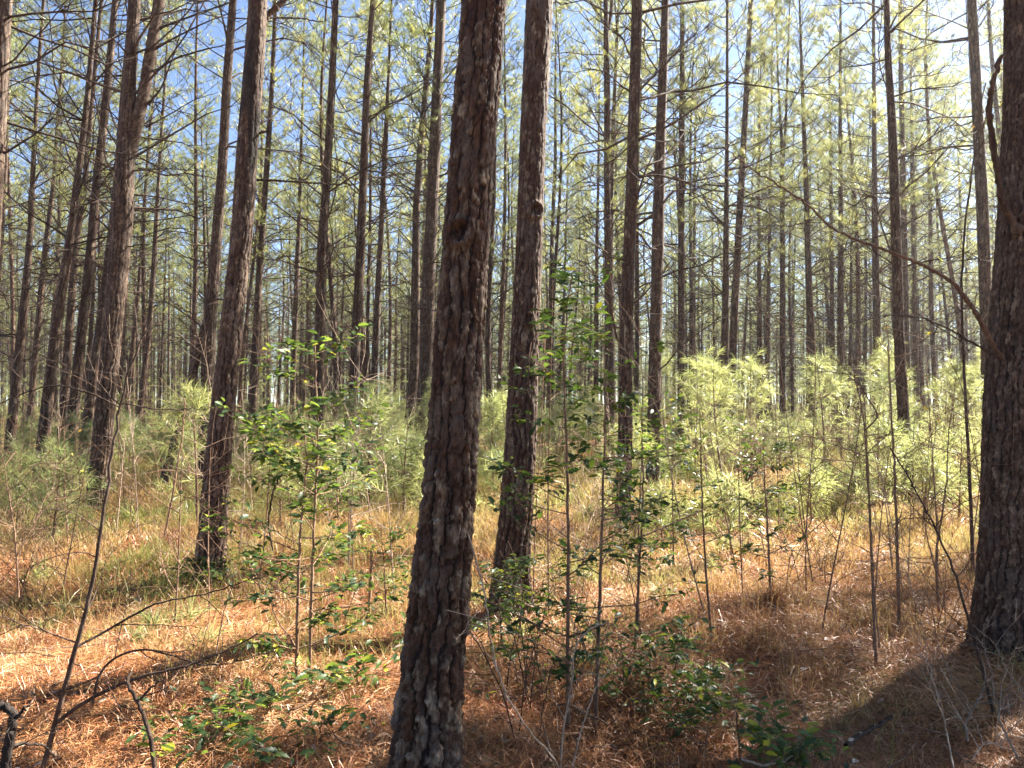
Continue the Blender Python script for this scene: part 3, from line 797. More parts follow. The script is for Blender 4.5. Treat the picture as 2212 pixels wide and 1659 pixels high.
for x, y in ((9.5, 8.6), (12.8, 10.6), (8.2, 5.0), (15.5, 12.0), (17.5, 15.5), (12.5, 6.5), (7.7, 7.0), (11.0, 9.6), (14.2, 9.3), (9.0, 6.6), (6.9, 6.6)):      # the stand goes on unseen to the right; these pines are added to shade the foreground
    root = bpy.data.objects.new("pine_tree", None); C.objects.link(root)
    root.location = (x, y, float(gz(x, y)) - .03); root.rotation_euler = (0, 0, rng.uniform(0, 6.28))
    tag(root, "pine added to shade the foreground, unseen just outside the right edge of the picture", "pine tree", "shade pines added outside the right edge")
    tm, cm_ = PROTOS[int(rng.integers(len(PROTOS)))]
    link("trunk", tm, root); link("crown", cm_, root)

# beyond what can be told apart: the far wood, one mass
g = Geo(); far_rng = np.random.default_rng(5)
pts = []
while len(pts) < 1500:
    y = math.sqrt(far_rng.uniform(72 ** 2, 165 ** 2)); x = far_rng.uniform(-1, 1) * y * .78
    pts.append((x, y))
pts = np.array(pts); m = len(pts); hz = gz(pts[:, 0], pts[:, 1]); Hh = far_rng.uniform(16, 21, m)
tt = np.array([0, .3, .6, 1.0])
P = np.stack([pts[:, 0:1] + far_rng.normal(0, .15, (m, 4)) * tt, pts[:, 1:2] + 0 * tt[None], hz[:, None] + Hh[:, None] * tt[None] - .05], -1)
v, q = tubes(P, far_rng.uniform(.075, .125, (m, 1)) * np.array([[1.1, .85, .6, .05]]), 6); g.add(v, q, mat=0)
nt_ = 160
ti = np.repeat(np.arange(m), nt_); u = far_rng.random(len(ti)); zc = 3.0 + (Hh[ti] - 3.0) * u ** .8
rc = 2.3 * (1.02 - u) ** .6 * np.sqrt(far_rng.random(len(ti))); an = far_rng.uniform(0, 2 * pi, len(ti))
pos = np.stack([pts[ti, 0] + rc * np.cos(an), pts[ti, 1] + rc * np.sin(an), hz[ti] + zc], -1)
v, _, tr, rn = needles(far_rng, pos, np.stack([np.cos(an), np.sin(an), an * 0 + .5], -1), 9, .42, .032)
g.add(v, None, tr, mat=1, rnd=rn)
nl = 16; ti = np.repeat(np.arange(m), nl); zc = far_rng.uniform(3, 10, len(ti)); an = far_rng.uniform(0, 2 * pi, len(ti)); LL = far_rng.uniform(.6, 2.2, len(ti))
p0 = np.stack([pts[ti, 0], pts[ti, 1], hz[ti] + zc], -1); dv = np.stack([np.cos(an), np.sin(an), far_rng.uniform(-.1, .6, len(ti))], -1) * LL[:, None]
v, q = tubes(np.stack([p0, p0 + dv * .5 + [0, 0, .05], p0 + dv], 1), np.array([[.025, .018, .008]]).repeat(len(ti), 0), 3); g.add(v, q, mat=0)
tag(link("distant_pine_wood", to_mesh("distant_pine_wood", g.data(), [M_BARK, M_NEEDLE], False)), "far pine wood closing the view behind the stand", None, kind="stuff")

# ------------------------------------------------------------------ young pines in the understorey
def young_pine_mesh(i, h, dense=1.0):
    rng = np.random.default_rng(1300 + i)
    g = Geo()
    n = 14; z = np.linspace(0, h, n)
    Q = np.stack([.04 * h * np.sin(z * 1.3 + i), .04 * h * np.cos(z * 1.1 + 2 * i) - .04 * h * math.cos(2 * i), z], -1)
    v, q = tubes(Q, np.linspace(.009 + .006 * h, .004, n), 6); stem = (v, q)
    nb = int(8 + 8 * h); tb = np.sort(rng.uniform(.28, .97, nb)); li = (tb * (n - 1)).astype(int)
    az = np.arange(nb) * 2.4 + rng.normal(0, .4, nb); L = (.16 + .34 * h * (1 - tb)) * rng.uniform(.6, 1.1, nb)
    s = np.linspace(0, 1, 5)[None, :, None]
    d = np.stack([np.cos(az), np.sin(az), rng.uniform(.2, .8, nb)], -1)
    P = Q[li][:, None, :] + L[:, None, None] * (d[:, None] * s + np.array([0, 0, .35]) * s * s)
    v, q = tubes(P, np.linspace(.006, .003, 5)[None].repeat(nb, 0), 4); g.add(v, q, mat=0)
    pos, dr = [Q[-1][None], Q[-3][None]], [np.array([[0, 0, 1.]]), np.array([[0, 0, 1.]])]
    for f in (2, 3, 4):
        pos.append(P[:, f]); dr.append(norm(P[:, f] - P[:, f - 1] + np.array([0, 0, .03])))
    nl = int(nb * 1.2); k = rng.integers(0, nb, nl); side = P[k, 3] + rng.normal(0, .09, (nl, 3)); pos.append(side); dr.append(norm(side - P[k, 1]))
    v, qd, tr, rn = needles(rng, np.concatenate(pos), np.concatenate(dr), int(20 * dense), .20, .0046, (.2, 1.25), .4, bent=True)
    g.add(v, qd, tr, mat=1, rnd=rn)
    gs = Geo(); gs.add(*stem)
    return to_mesh("stem", gs.data(), [M_TWIG]), to_mesh("foliage", g.data(), [M_TWIG, M_YOUNG], False)


YP = [young_pine_mesh(i, h) for i, h in enumerate((.7, .95, 1.2, 1.5, 1.8, 2.1, 2.4, 2.7))]
YH = (.7, .95, 1.2, 1.5, 1.8, 2.1, 2.4, 2.7)
yr = np.random.default_rng(31)
yspots = []


def young(x, y, h, label=None, group=None):
    k = int(np.argmin(np.abs(np.array(YH) - h)))
    root = bpy.data.objects.new("young_pine", None); C.objects.link(root)
    root.location = (x, y, float(gz(x, y)) - .02); root.rotation_euler = (yr.normal(0, .05), yr.normal(0, .05), yr.uniform(0, 6.28)); s = h / YH[k]; root.scale = (s, s, s)
    link("stem", YP[k][0], root); link("foliage", YP[k][1], root)
    side = "left" if x / y < -.2 else ("middle" if x / y < .18 else "right")
    tag(root, label or "bright yellow green young pine in the %s understorey, one of a thicket" % side, "young pine", group or "young pines in the %s of the understorey" % side)
    yspots.append((x, y))


def young_px(px, ytop, Y, label):
    p = pix(px, ytop, Y); young(p[0], Y, p[2] - float(gz(p[0], Y)), label)


young_px(125, 960, 8.2, "soft bushy young pine left of the foot of the forked pine")
young_px(30, 975, 9.4, "young pine at the left edge beside brown brush")
young_px(810, 850, 10.0, "tallest young pine between the leafy holly and the dark paired pine")
young_px(870, 900, 10.6, "young pine close before the dark paired trunk left of centre")
young_px(740, 930, 9.2, "sunlit young pine right behind the leafy holly")
young_px(430, 830, 9.6, "young pine beside the rough pine with the leaning fork")
young_px(1075, 850, 12.5, "young pine showing between the two thick middle trunks")
young_px(1430, 1060, 8.6, "low young pine right of the straight reddish pine foot")
young_px(1620, 775, 13.0, "tall pale young pine top standing under the dark slim pines")
young_px(1775, 770, 13.6, "tall young pine with full round top, left of the bare twin saplings")
young_px(1990, 900, 9.5, "young pine just right of the dark leaning pine")
young_px(2070, 930, 10.5, "young pine close left of the right edge trunk")
young_px(1580, 1040, 7.4, "low drooping young pine left of the small holly on its mound")
cands = [(-.66, -.3, 8.5, 24, 24, .5, 1.6), (-.3, .0, 9.0, 26, 44, .5, 2.0), (0, .2, 12, 26, 22, .8, 2.0), (.18, .66, 8.5, 25, 40, .5, 2.6)]
for a, b, y0, y1, n, h0, h1 in cands:
    c = 0; tr_ = 0
    while c < n and tr_ < 4000:
        tr_ += 1
        y = yr.uniform(y0, y1); x = yr.uniform(a, b) * y
        if any((x - p) ** 2 + (y - q_) ** 2 < .42 ** 2 for p, q_ in yspots) or any((x - p) ** 2 + (y - q_) ** 2 < .3 ** 2 for p, q_, _ in taken): continue
        young(x, y, (h0 + (h1 * 1.15 - h0) * yr.random() ** 1.5) * (1 if y > 11 else .75)); c += 1

def seedling_mesh(i):
    rng = np.random.default_rng(5000 + i); g = Geo(); n = 3 + i % 3
    p = np.stack([rng.normal(0, .035, n), rng.normal(0, .035, n), rng.uniform(.02, .13, n)], -1)
    v, qd, tr, rn = needles(rng, p, np.array([[0, 0, 1.]]).repeat(n, 0) + rng.normal(0, .25, (n, 3)), 26, .2, .0055, (.15, 1.2), .35, bent=True)
    g.add(v, qd, tr, rnd=rn)
    return to_mesh("pine_seedling", g.data(), [M_YOUNG], False)


SD = [seedling_mesh(i) for i in range(6)]
for k in range(42):                                       # seedling tufts in the straw
    y = yr.uniform(3.9, 10.5); x = yr.uniform(-.66, .3) * y
    side = "left" if x / y < -.2 else ("middle" if x / y < .18 else "right")
    o = link("pine_seedling", SD[int(yr.integers(6))], None, (x, y, float(gz(x, y)) - .01), yr.uniform(0, 6.28), yr.uniform(.6, 1.15))
    tag(o, "small starry pine seedling tuft low in the straw on the %s, one of several" % side, "seedling", "pine seedlings in the straw on the %s" % side)

# ------------------------------------------------------------------ hollies
def holly(label, stems, nbr, nleaf_per, blen, size=.055, zlo=.2, seed=0, rstem=.011, group=None, mat_stem=M_TWIG, name="holly_sapling", lean_up=.15, bias=1.0):
    """stems: lists of world points from the foot up; side branches carry spiny leaves"""
    rng = np.random.default_rng(2000 + seed)
    base = np.array(stems[0][0], float)
    root = bpy.data.objects.new(name, None); C.objects.link(root); root.location = base
    tag(root, label, "holly sapling" if name == "holly_sapling" else "holly", group)
    gl = Geo()
    for st in stems:
        P = np.array(st, float) - base
        Q, rr = smooth_line(P, rstem, rstem * .3, 40, .003, rng)
        gs = Geo(); v, q = tubes(Q, rr, 9); gs.add(v, q)
        n = int(nbr * 1.25); nleaf_per_ = int(nleaf_per * (2.0 if name == 'holly_sapling' else .62))
        t = zlo + (1 - zlo) * rng.random(n) ** bias; idx = (t * 39).astype(int)
        az = rng.uniform(0, 2 * pi, n); L = blen * rng.uniform(.35, 1.1, n) * (1.2 - .6 * t)
        s = np.linspace(0, 1, 8)[None, :, None]
        d = np.stack([np.cos(az), np.sin(az), rng.uniform(-.1, .55, n)], -1)
        B = Q[idx][:, None] + L[:, None, None] * (d[:, None] * s + np.array([0, 0, lean_up]) * s * s + rng.normal(0, .02, (n, 8, 3)) * s)
        v, q = tubes(B, np.maximum(rr[idx][:, None] * .45, .002) * np.linspace(1, .4, 8)[None], 5); gs.add(v, q)
        link("stem", to_mesh("stem", gs.data(), [mat_stem]), root)
        bi = np.repeat(np.arange(n), nleaf_per_); ft = rng.uniform(.22, 1.0, len(bi)) ** .8 * 6.99; i0 = ft.astype(int); f = (ft - i0)[:, None]
        pos = B[bi, i0] * (1 - f) + B[bi, i0 + 1] * f + rng.normal(0, .018, (len(bi), 3))
        tan = norm(B[bi, i0 + 1] - B[bi, i0]); lat = norm(np.cross(tan, [0, 0, 1.])) * rng.choice([-1., 1.], (len(bi), 1))
        dl = norm(tan * rng.uniform(.2, .9, (len(bi), 1)) + lat * .9 + np.array([0, 0, 1.]) * rng.normal(.02, .3, (len(bi), 1)))
        # a few along the top of the stem
        k = rng.integers(26, 40, 14); a2 = rng.uniform(0, 6.28, 14)
        pos = np.concatenate([pos, Q[k]]); dl = np.concatenate([dl, np.stack([np.cos(a2), np.sin(a2), rng.uniform(0, 1, 14)], -1)])
        v, q, rn = leaves(rng, pos + dl * .006, dl, size, .42, .3, .3)
        gl.add(v, q, rnd=rn)
    link("foliage", to_mesh("foliage", gl.data(), [M_HOLLY]), root)
    return root


def stem_px(pts, Y, dY=0.0):
    b = foot(*pts[0]) if Y is None else None
    Y = b[1] if Y is None else Y
    k = len(pts)
    out = [pix(a, c, Y + dY * i / (k - 1)) for i, (a, c) in enumerate(pts)]
    out[0][2] = float(gz(out[0][0], out[0][1])) - .03
    return out


holly("leafy holly sapling with bright top left of the widest trunk, two thin stems", [
    stem_px([(668, 1480), (672, 1300), (680, 1100), (688, 950), (680, 745)], None),
    stem_px([(640, 1470), (642, 1330), (648, 1150), (665, 980), (640, 860)], None)], 28, 12, .62, .066, .12, 1, .011, bias=1.0)
holly("tall holly sapling with two long stems right of the thick trunk pair", [
    stem_px([(1228, 1600), (1226, 1400), (1228, 1150), (1222, 900), (1215, 740), (1235, 590)], None),
    stem_px([(1285, 1590), (1292, 1400), (1300, 1150), (1308, 900), (1305, 700)], None, .2)], 30, 10, .5, .062, .15, 2, .0105, bias=.95)
holly("small holly sapling growing from the dark mound in the right foreground", [stem_px([(1665, 1300), (1660, 1180), (1652, 1050), (1648, 945)], None)], 20, 12, .5, .06, .15, 3, .012)
holly("holly sprig against the foot of the thick trunk right of centre", [stem_px([(1085, 1345), (1078, 1280), (1100, 1215)], 4.7), stem_px([(1115, 1350), (1130, 1290), (1120, 1210)], 4.65)], 12, 10, .3, .058, .2, 4, .007)
holly("holly sprig at the foot of the scorched large pine", [stem_px([(440, 1275), (425, 1235), (410, 1205)], 6.3), stem_px([(470, 1280), (478, 1240), (470, 1215)], 6.25)], 8, 8, .28, .06, .2, 5, .006)
holly("slim thin stemmed holly with few leaves between the tall holly and the mound", [stem_px([(1538, 1390), (1522, 1200), (1515, 1050), (1512, 880)], None)], 12, 6, .35, .055, .3, 6, .009)
holly("small dark holly left of the widest trunk beside a broken stake", [stem_px([(835, 1290), (830, 1220), (822, 1150)], 5.6)], 14, 8, .35, .055, .2, 7, .007)
holly("low spreading dark holly patch right of the tall holly stems", [stem_px([(1400, 1470), (1405, 1420), (1400, 1360)], 4.05), stem_px([(1450, 1480), (1460, 1430), (1475, 1350)], 4.0), stem_px([(1350, 1470), (1345, 1420), (1335, 1370)], 4.0), stem_px([(1520, 1500), (1530, 1470), (1550, 1440)], 3.9)], 16, 13, .42, .06, .1, 8, .007, name="holly_shrub")
holly("low blue green holly at the bottom right of the middle", [stem_px([(1660, 1640), (1655, 1600), (1640, 1560)], 3.25), stem_px([(1720, 1650), (1730, 1610), (1740, 1590)], 3.2), stem_px([(1600, 1560), (1590, 1530), (1560, 1500)], 3.5)], 14, 11, .26, .062, .1, 9, .006, name="holly_shrub")
holly("low dark holly trailing over straw in the left foreground", [stem_px([(470, 1580), (490, 1560), (520, 1540)], 3.45), stem_px([(560, 1560), (580, 1530), (600, 1500)], 3.55), stem_px([(410, 1620), (420, 1590), (400, 1570)], 3.3), stem_px([(690, 1500), (700, 1480), (720, 1450)], 3.85), stem_px([(780, 1490), (770, 1460), (790, 1430)], 3.9)], 11, 10, .38, .068, .1, 10, .006, name="holly_shrub")
holly("thin trailing holly between the two dark low patches at lower right of centre", [stem_px([(1520, 1590), (1530, 1560), (1560, 1530)], 3.5), stem_px([(1450, 1560), (1440, 1530), (1420, 1500)], 3.6)], 12, 11, .34, .058, .1, 21, .005, name="holly_shrub")
holly("sparse low holly at the bottom edge left of the widest trunk", [stem_px([(600, 1655), (590, 1630), (560, 1610)], 3.15), stem_px([(700, 1600), (690, 1570), (720, 1540)], 3.3)], 10, 9, .28, .06, .1, 11, .005, name="holly_shrub")
holly("holly sprig under the tall holly, close to the thick trunk", [stem_px([(1120, 1480), (1115, 1440), (1085, 1390)], 4.1)], 10, 9, .26, .055, .1, 12, .006, name="holly_shrub")
holly("sparse thin holly behind the twin bare saplings", [stem_px([(1455, 1150), (1452, 1020), (1458, 900)], 7.2)], 14, 9, .5, .07, .2, 13, .009)
holly("holly stem with wide flat sprays in front of the straight reddish pine", [stem_px([(1370, 1480), (1380, 1250), (1390, 1050), (1385, 880)], 4.6)], 14, 9, .45, .058, .3, 14, .010)


# ------------------------------------------------------------------ bare saplings, twigs and sticks
def bare(name, label, cat, lines, tw=0, L=.4, r=.004, mats=M_TWIG, seed=0, group=None, part="stem", leafy=0):
    """lines: list of (points, r0, r1); each a child stem of one thing"""
    rng = np.random.default_rng(3000 + seed)
    base = np.array(lines[0][0][0], float)
    root = bpy.data.objects.new(name, None); C.objects.link(root); root.location = base
    tag(root, label, cat, group)
    tips = []
    for k, (P, r0, r1) in enumerate(lines):
        Q, rr = smooth_line(np.array(P, float) - base, r0, r1, 36, .004, rng)
        g = Geo(); v, q = tubes(Q, rr, 8); g.add(v, q)
        if tw: add_twigs(g, rng, Q, rr, tw if k == 0 else max(2, tw // 2), L, r, ret=tips)
        link(part if k == 0 else "branch", to_mesh(part, g.data(), [mats]), root)
    if leafy:
        P = np.concatenate([t[:, -1] for t in tips]); k = rng.integers(0, len(P), leafy)
        d = rng.normal(size=(leafy, 3)) * [1, 1, .5] + [0, 0, -.4]
        v, q, rn = leaves(rng, P[k], d, .05, .34, .25, .2, spiny=False)
        g = Geo(); g.add(v, q, rnd=rn); link("foliage", to_mesh("foliage", g.data(), [M_YLEAF]), root)
    return root


def pl(pts, Y0, Y1=None):
    Y1 = Y0 if Y1 is None else Y1
    return [pix(a, b, y) for (a, b), y in zip(pts, np.linspace(Y0, Y1, len(pts)))]


bare("bare_sapling", "grey bare sapling curving up from the lower left corner, twigs spreading", "sapling", [
    (pl([(95, 1655), (110, 1600), (135, 1500), (160, 1410), (185, 1330), (205, 1230), (232, 1060), (255, 900), (265, 835), (290, 770), (330, 690)], 3.15, 3.2), .0125, .003),
    (pl([(125, 1560), (160, 1530), (230, 1490), (310, 1460), (400, 1440), (480, 1410), (560, 1370)], 3.15, 3.3), .009, .003),
    (pl([(168, 1395), (200, 1380), (260, 1345), (330, 1305), (400, 1290), (480, 1275), (560, 1240)], 3.2, 3.5), .006, .002),
    (pl([(258, 880), (200, 850), (120, 830), (50, 850), (0, 870), (-40, 895)], 3.2, 3.1), .004, .002),
    (pl([(262, 870), (340, 885), (420, 884), (475, 875)], 3.2, 3.3), .003, .0015),
    (pl([(200, 1520), (212, 1450), (250, 1415), (310, 1398), (370, 1415), (440, 1440), (520, 1430), (600, 1400)], 3.3, 3.5), .006, .002),
    (pl([(170, 1390), (100, 1365), (40, 1345), (-20, 1325)], 3.2, 3.1), .004, .002)], 9, .35, .003, M_LIMB, 1)
bare("bare_sapling", "reddish bare twin sapling in the right foreground, left of the dark leaning pine", "sapling", [
    (pl([(1893, 1450), (1888, 1330), (1882, 1180), (1875, 1060), (1868, 930), (1858, 850), (1835, 770)], 4.5), .0095, .003),
    (pl([(1900, 1400), (1888, 1280), (1880, 1100), (1872, 960), (1868, 880), (1866, 835)], 4.42), .005, .003),
    (pl([(1870, 985), (1800, 960), (1720, 930), (1650, 890)], 4.5, 4.3), .004, .0015),
    (pl([(1872, 1000), (1760, 990), (1700, 985), (1640, 1000)], 4.5, 4.6), .004, .0015),
    (pl([(1868, 930), (1900, 900), (1850, 820), (1800, 770)], 4.45, 4.3), .005, .002)], 16, .45, .003, M_TWIG, 2)
bare("bare_sapling", "slim bare sapling standing right of the reddish twin sapling", "sapling", [(pl([(1942, 1350), (1938, 1180), (1932, 1000), (1925, 860), (1915, 700)], 5.2), .012, .004), (pl([(1932, 1000), (1990, 960), (2060, 900)], 5.2), .004, .002)], 18, .5, .003, M_TWIG, 3)
bare("bare_sapling", "bare sapling leaning left before the right edge trunk, its foot under twigs", "sapling", [(pl([(2160, 1590), (2110, 1400), (2070, 1260), (2030, 1160), (1990, 1080), (1950, 1010), (1920, 960)], 3.9, 4.2), .009, .003)], 14, .4, .003, M_LIMB, 4)
bare("bare_sapling", "straight bare sapling between the leaning sapling and the right edge trunk", "sapling", [(pl([(2030, 1350), (2020, 1200), (2045, 1050), (2052, 900)], 5.4), .010, .003), (pl([(2025, 1250), (2000, 1150), (1990, 1000)], 5.4), .006, .002)], 16, .45, .003, M_TWIG, 5)
bare("bare_sapling", "leaning brown stalk left of centre under the leaning forked trunk", "sapling", [(pl([(355, 1160), (375, 1060), (395, 930), (400, 860)], 7.6), .012, .006)], 6, .4, .004, M_TWIG, 6)
bare("bare_sapling", "pale thin stalk standing left of the scorched large pine", "sapling", [(pl([(250, 1160), (262, 1040), (270, 930)], 7.5), .007, .003)], 6, .3, .003, M_PALE, 7)
bare("vine", "thin pale vine curving down over the widest trunk to the floor", "vine", [
    (pl([(990, 1090), (1020, 1180), (1050, 1290), (1062, 1410), (1090, 1500), (1150, 1590), (1200, 1640)], 2.85, 2.9), .0035, .003),
    (pl([(965, 1280), (985, 1350), (1030, 1380), (1080, 1450)], 2.9, 3.2), .003, .002)], 3, .3, .002, M_PALE, 8)
bare("vine", "pale arching stalk rising between the tall holly stems", "vine", [(pl([(1210, 1659), (1218, 1560), (1235, 1480), (1240, 1400), (1265, 1360), (1310, 1345)], 3.2, 3.3), .0045, .003), (pl([(1235, 1659), (1260, 1560), (1300, 1450)], 3.2), .004, .002)], 3, .25, .002, M_PALE, 9)
bare("dead_stub", "black curved dead stub at the lower left edge", "stub", [(pl([(10, 1700), (12, 1640), (22, 1590), (30, 1550), (18, 1525), (-15, 1518)], 2.7), .021, .013), (pl([(22, 1565), (45, 1540), (60, 1525)], 2.7), .007, .003), (pl([(15, 1615), (45, 1605), (95, 1610), (125, 1640)], 2.7, 2.9), .007, .002)], 2, .2, .003, M_BLACK, 10, part="stem")
bare("dead_stick", "broken leaning dead stick in the lower left, grey and dark", "stick", [(pl([(335, 1665), (325, 1590), (305, 1530), (285, 1490), (270, 1470), (278, 1455)], 2.95, 3.1), .0095, .007), (pl([(300, 1515), (320, 1490), (345, 1470)], 3.05), .006, .003)], 3, .2, .003, M_LIMB, 11)
bare("bare_twig", "tangle of pale bare twigs at the lower right corner", "twig", [(pl([(2090, 1600), (2085, 1560), (2110, 1520), (2125, 1490)], 3.3), .006, .004), (pl([(2200, 1640), (2160, 1560), (2140, 1450), (2120, 1380)], 3.2, 3.4), .005, .002), (pl([(2100, 1640), (2130, 1600), (2180, 1620)], 3.0), .003, .002), (pl([(2212, 1500), (2170, 1440), (2150, 1390), (2100, 1350)], 3.5, 3.7), .003, .0015), (pl([(2060, 1659), (2040, 1560), (2010, 1450), (1990, 1380)], 3.3, 3.7), .004, .002)], 10, .35, .0025, M_PALE, 12)
bare("dead_stick", "short broken stake beside the small dark holly", "stick", [(pl([(797, 1330), (800, 1260), (803, 1190)], 5.5), .012, .009)], 0, 0, 0, M_TWIG, 13)
bare("dead_stick", "thin dead stem hanging crooked by the leafy holly", "stick", [(pl([(590, 1190), (578, 1130), (590, 1060), (608, 1020)], 4.3), .005, .006)], 1, .1, .002, M_LIMB, 14)
bare("bare_branch", "sunlit dead branch reaching right from the tall holly over the straw", "branch", [(pl([(1370, 1165), (1420, 1145), (1500, 1110), (1560, 1080)], 4.3, 4.5), .006, .003)], 5, .25, .002, M_TWIG, 15)
bare("bare_sapling", "brown twiggy sapling with yellow leaves at the left edge", "sapling", [(pl([(40, 1290), (35, 1180), (20, 1070), (5, 980)], 5.2), .008, .003), (pl([(38, 1200), (80, 1120), (130, 1060)], 5.2, 5.4), .005, .002)], 26, .55, .003, M_TWIG, 16, leafy=10)
bare("bare_sapling", "high thin sapling with a few yellow leaves beside the right edge trunk", "sapling", [(pl([(2105, 1345), (2098, 1100), (2085, 850), (2075, 640), (2090, 420), (2130, 180)], 6.3), .016, .005), (pl([(2080, 740), (2000, 690), (1930, 640)], 6.3), .005, .002)], 20, .6, .0035, M_LIMB, 17, leafy=16)

for k, (a, b, Yb, w_, lab) in enumerate([(60, 1240, 5.6, 120, "grey brown twiggy brush at the left edge above the straw"), (-10, 1160, 6.6, 90, "dense dry brush against the left edge below the slim dark pine"),
                                        (150, 1130, 8.0, 110, "dry twiggy brush by the foot of the forked pine"), (1270, 1480, 4.15, 75, "tangle of dry reddish stalks round the tall holly stems"),
                                        (1130, 1500, 3.7, 60, "wiry dry tangle between the widest trunk and the tall holly"), (1990, 1330, 5.0, 110, "thin dry brush left of the right edge trunk"),
                                        (1790, 1230, 6.4, 120, "reddish dry brush under the young pines right of the small holly"), (600, 1260, 5.8, 110, "dry wiry stalks between the scorched pine and the leafy holly")]):
    rb_ = np.random.default_rng(7000 + k); ln = []
    for _ in range(9):
        dx = rb_.normal(0, w_ * .5); hgt = rb_.uniform(90, 260) * 4.5 / Yb; tl = rb_.normal(0, 60)
        Ys = Yb + rb_.normal(0, .25); p0 = pix(a + dx, b, Ys); p0[2] = float(gz(p0[0], p0[1])) - .02; zt = hgt / FPX * Yb; q0 = tl / FPX * Yb
        ln.append(([p0, p0 + [q0 * .3, rb_.normal(0, .03), zt * .5], p0 + [q0, rb_.normal(0, .08), zt], p0 + [q0 * 1.7, rb_.normal(0, .12), zt * 1.25]], .0035, .0012))
    bare("dry_brush", lab, "brush", ln, 10, .32, .002, M_TWIG if k % 2 else M_LIMB, 40 + k)

# fallen log with flaking pale patches
lg = bare("fallen_branch", "short fallen branch with white flaking patches in the lower right", "branch", [(pl([(1828, 1612), (1850, 1592), (1880, 1575), (1925, 1548)], 3.3, 3.6), .013, .008)], 0, 0, 0, M_LIMB, 18, part="wood")
g = Geo(); rr_ = np.random.default_rng(8)
for (a, b), s in zip([(1838, 1602), (1862, 1585), (1893, 1568)], (.013, .010, .008)):
    c = pix(a, b, 3.3 + (a - 1828) / 97 * .3) - np.array(lg.location)
    v, q, rn = leaves(rr_, np.stack([c + [-.02, -.018, .012]]), np.array([[1., .3, .35]]), s * 2.4, .5, .2, -.2, spiny=False); g.add(v, q, rnd=.85)
link("flaking_bark", to_mesh("flaking_bark", g.data(), [M_DEAD]), lg)
bare("dead_stick", "pale curved stick lying among the low blue green holly", "stick", [(pl([(1600, 1640), (1650, 1655), (1700, 1640), (1725, 1628)], 3.05, 3.2), .006, .004)], 0, 0, 0, M_PALE, 19)

# dark mound of needles and roots under the small holly
rm = np.random.default_rng(12)
b = foot(1668, 1318); g = Geo()
n = 1500; th = rm.uniform(0, 2 * pi, n); ph = np.arccos(rm.uniform(0.0, 1, n)); rr_ = .11 * rm.random(n) ** .3
p = np.stack([rr_ * np.sin(ph) * np.cos(th), rr_ * np.sin(ph) * np.sin(th), rr_ * np.cos(ph) * 1.15], -1)
v, _, tr, rn = needles(rm, p, norm(p + [0, 0, .02]) * [1, 1, -.5] + rm.normal(0, .6, (n, 3)), 2, .1, .004, (.2, 1.2), .5); g.add(v, None, tr, rnd=rn * .35)
o = link("root_mound", to_mesh("root_mound", g.data(), [M_STRAW], False), None, b)
tag(o, "dark tangled clump of roots and needles at the foot of the small holly", "mound")

# ------------------------------------------------------------------ thin bare stems through the understorey
def stalk_mesh(i, h):
    rng = np.random.default_rng(4000 + i); g = Geo()
    z = np.linspace(0, h, 9); Q = np.stack([rng.normal(0, .015) * z * 3 + .03 * np.sin(z * 2 + i), .03 * np.sin(z * 1.7 + 2 * i), z], -1)
    Q[:, :2] -= Q[0, :2]; rr = np.linspace(.0065, .0025, 9); v, q = tubes(Q, rr, 5); g.add(v, q)
    Q2, rr2 = smooth_line(Q, .0065, .0025, 30); add_twigs(g, rng, Q2, rr2, 15, .55, .0035, .12)
    return to_mesh("bare_stalk", g.data(), [M_TWIG if i % 3 else M_PALE])


ST = [stalk_mesh(i, h) for i, h in enumerate((.9, 1.2, 1.5, 1.9, 2.4, 1.1, 1.7, 2.8))]
sr = np.random.default_rng(44)
for k in range(150):
    y = sr.uniform(5.0, 17); x = sr.uniform(-.7, .7) * y
    if sr.random() < .4: x = abs(x)
    side = "left" if x / y < -.2 else ("middle" if x / y < .18 else "right")
    s_ = sr.uniform(.8, 1.15)
    o = link("bare_stalk", ST[int(sr.integers(len(ST)))], None, (x, y, float(gz(x, y)) - .02), sr.uniform(0, 6.28), s_)
    o.rotation_euler = (sr.normal(0, .1), sr.normal(0, .1), sr.uniform(0, 6.28))
    tag(o, "thin bare twiggy stalk in the %s understorey, one of many" % side, "stalk", "bare stalks in the %s of the understorey" % side)

# ------------------------------------------------------------------ ground cover: straw, grass, leaf litter, far undergrowth
def wedge(rng, n, y0, y1, power, half=.74):
    u = rng.random(n); y = (y0 ** power + u * (y1 ** power - y0 ** power)) ** (1 / power)
    return rng.uniform(-1, 1, n) * (half * y + .3), y


def patch(x, y, s, seed):
    return (np.sin(x * s + seed) * np.cos(y * s * 1.3 - seed * 2) + .6 * np.sin(x * s * 2.3 - y * s * 1.7 + seed * 3) + .4 * np.cos(x * s * 4.1 + y * s * 3.3)) / 2 + .5


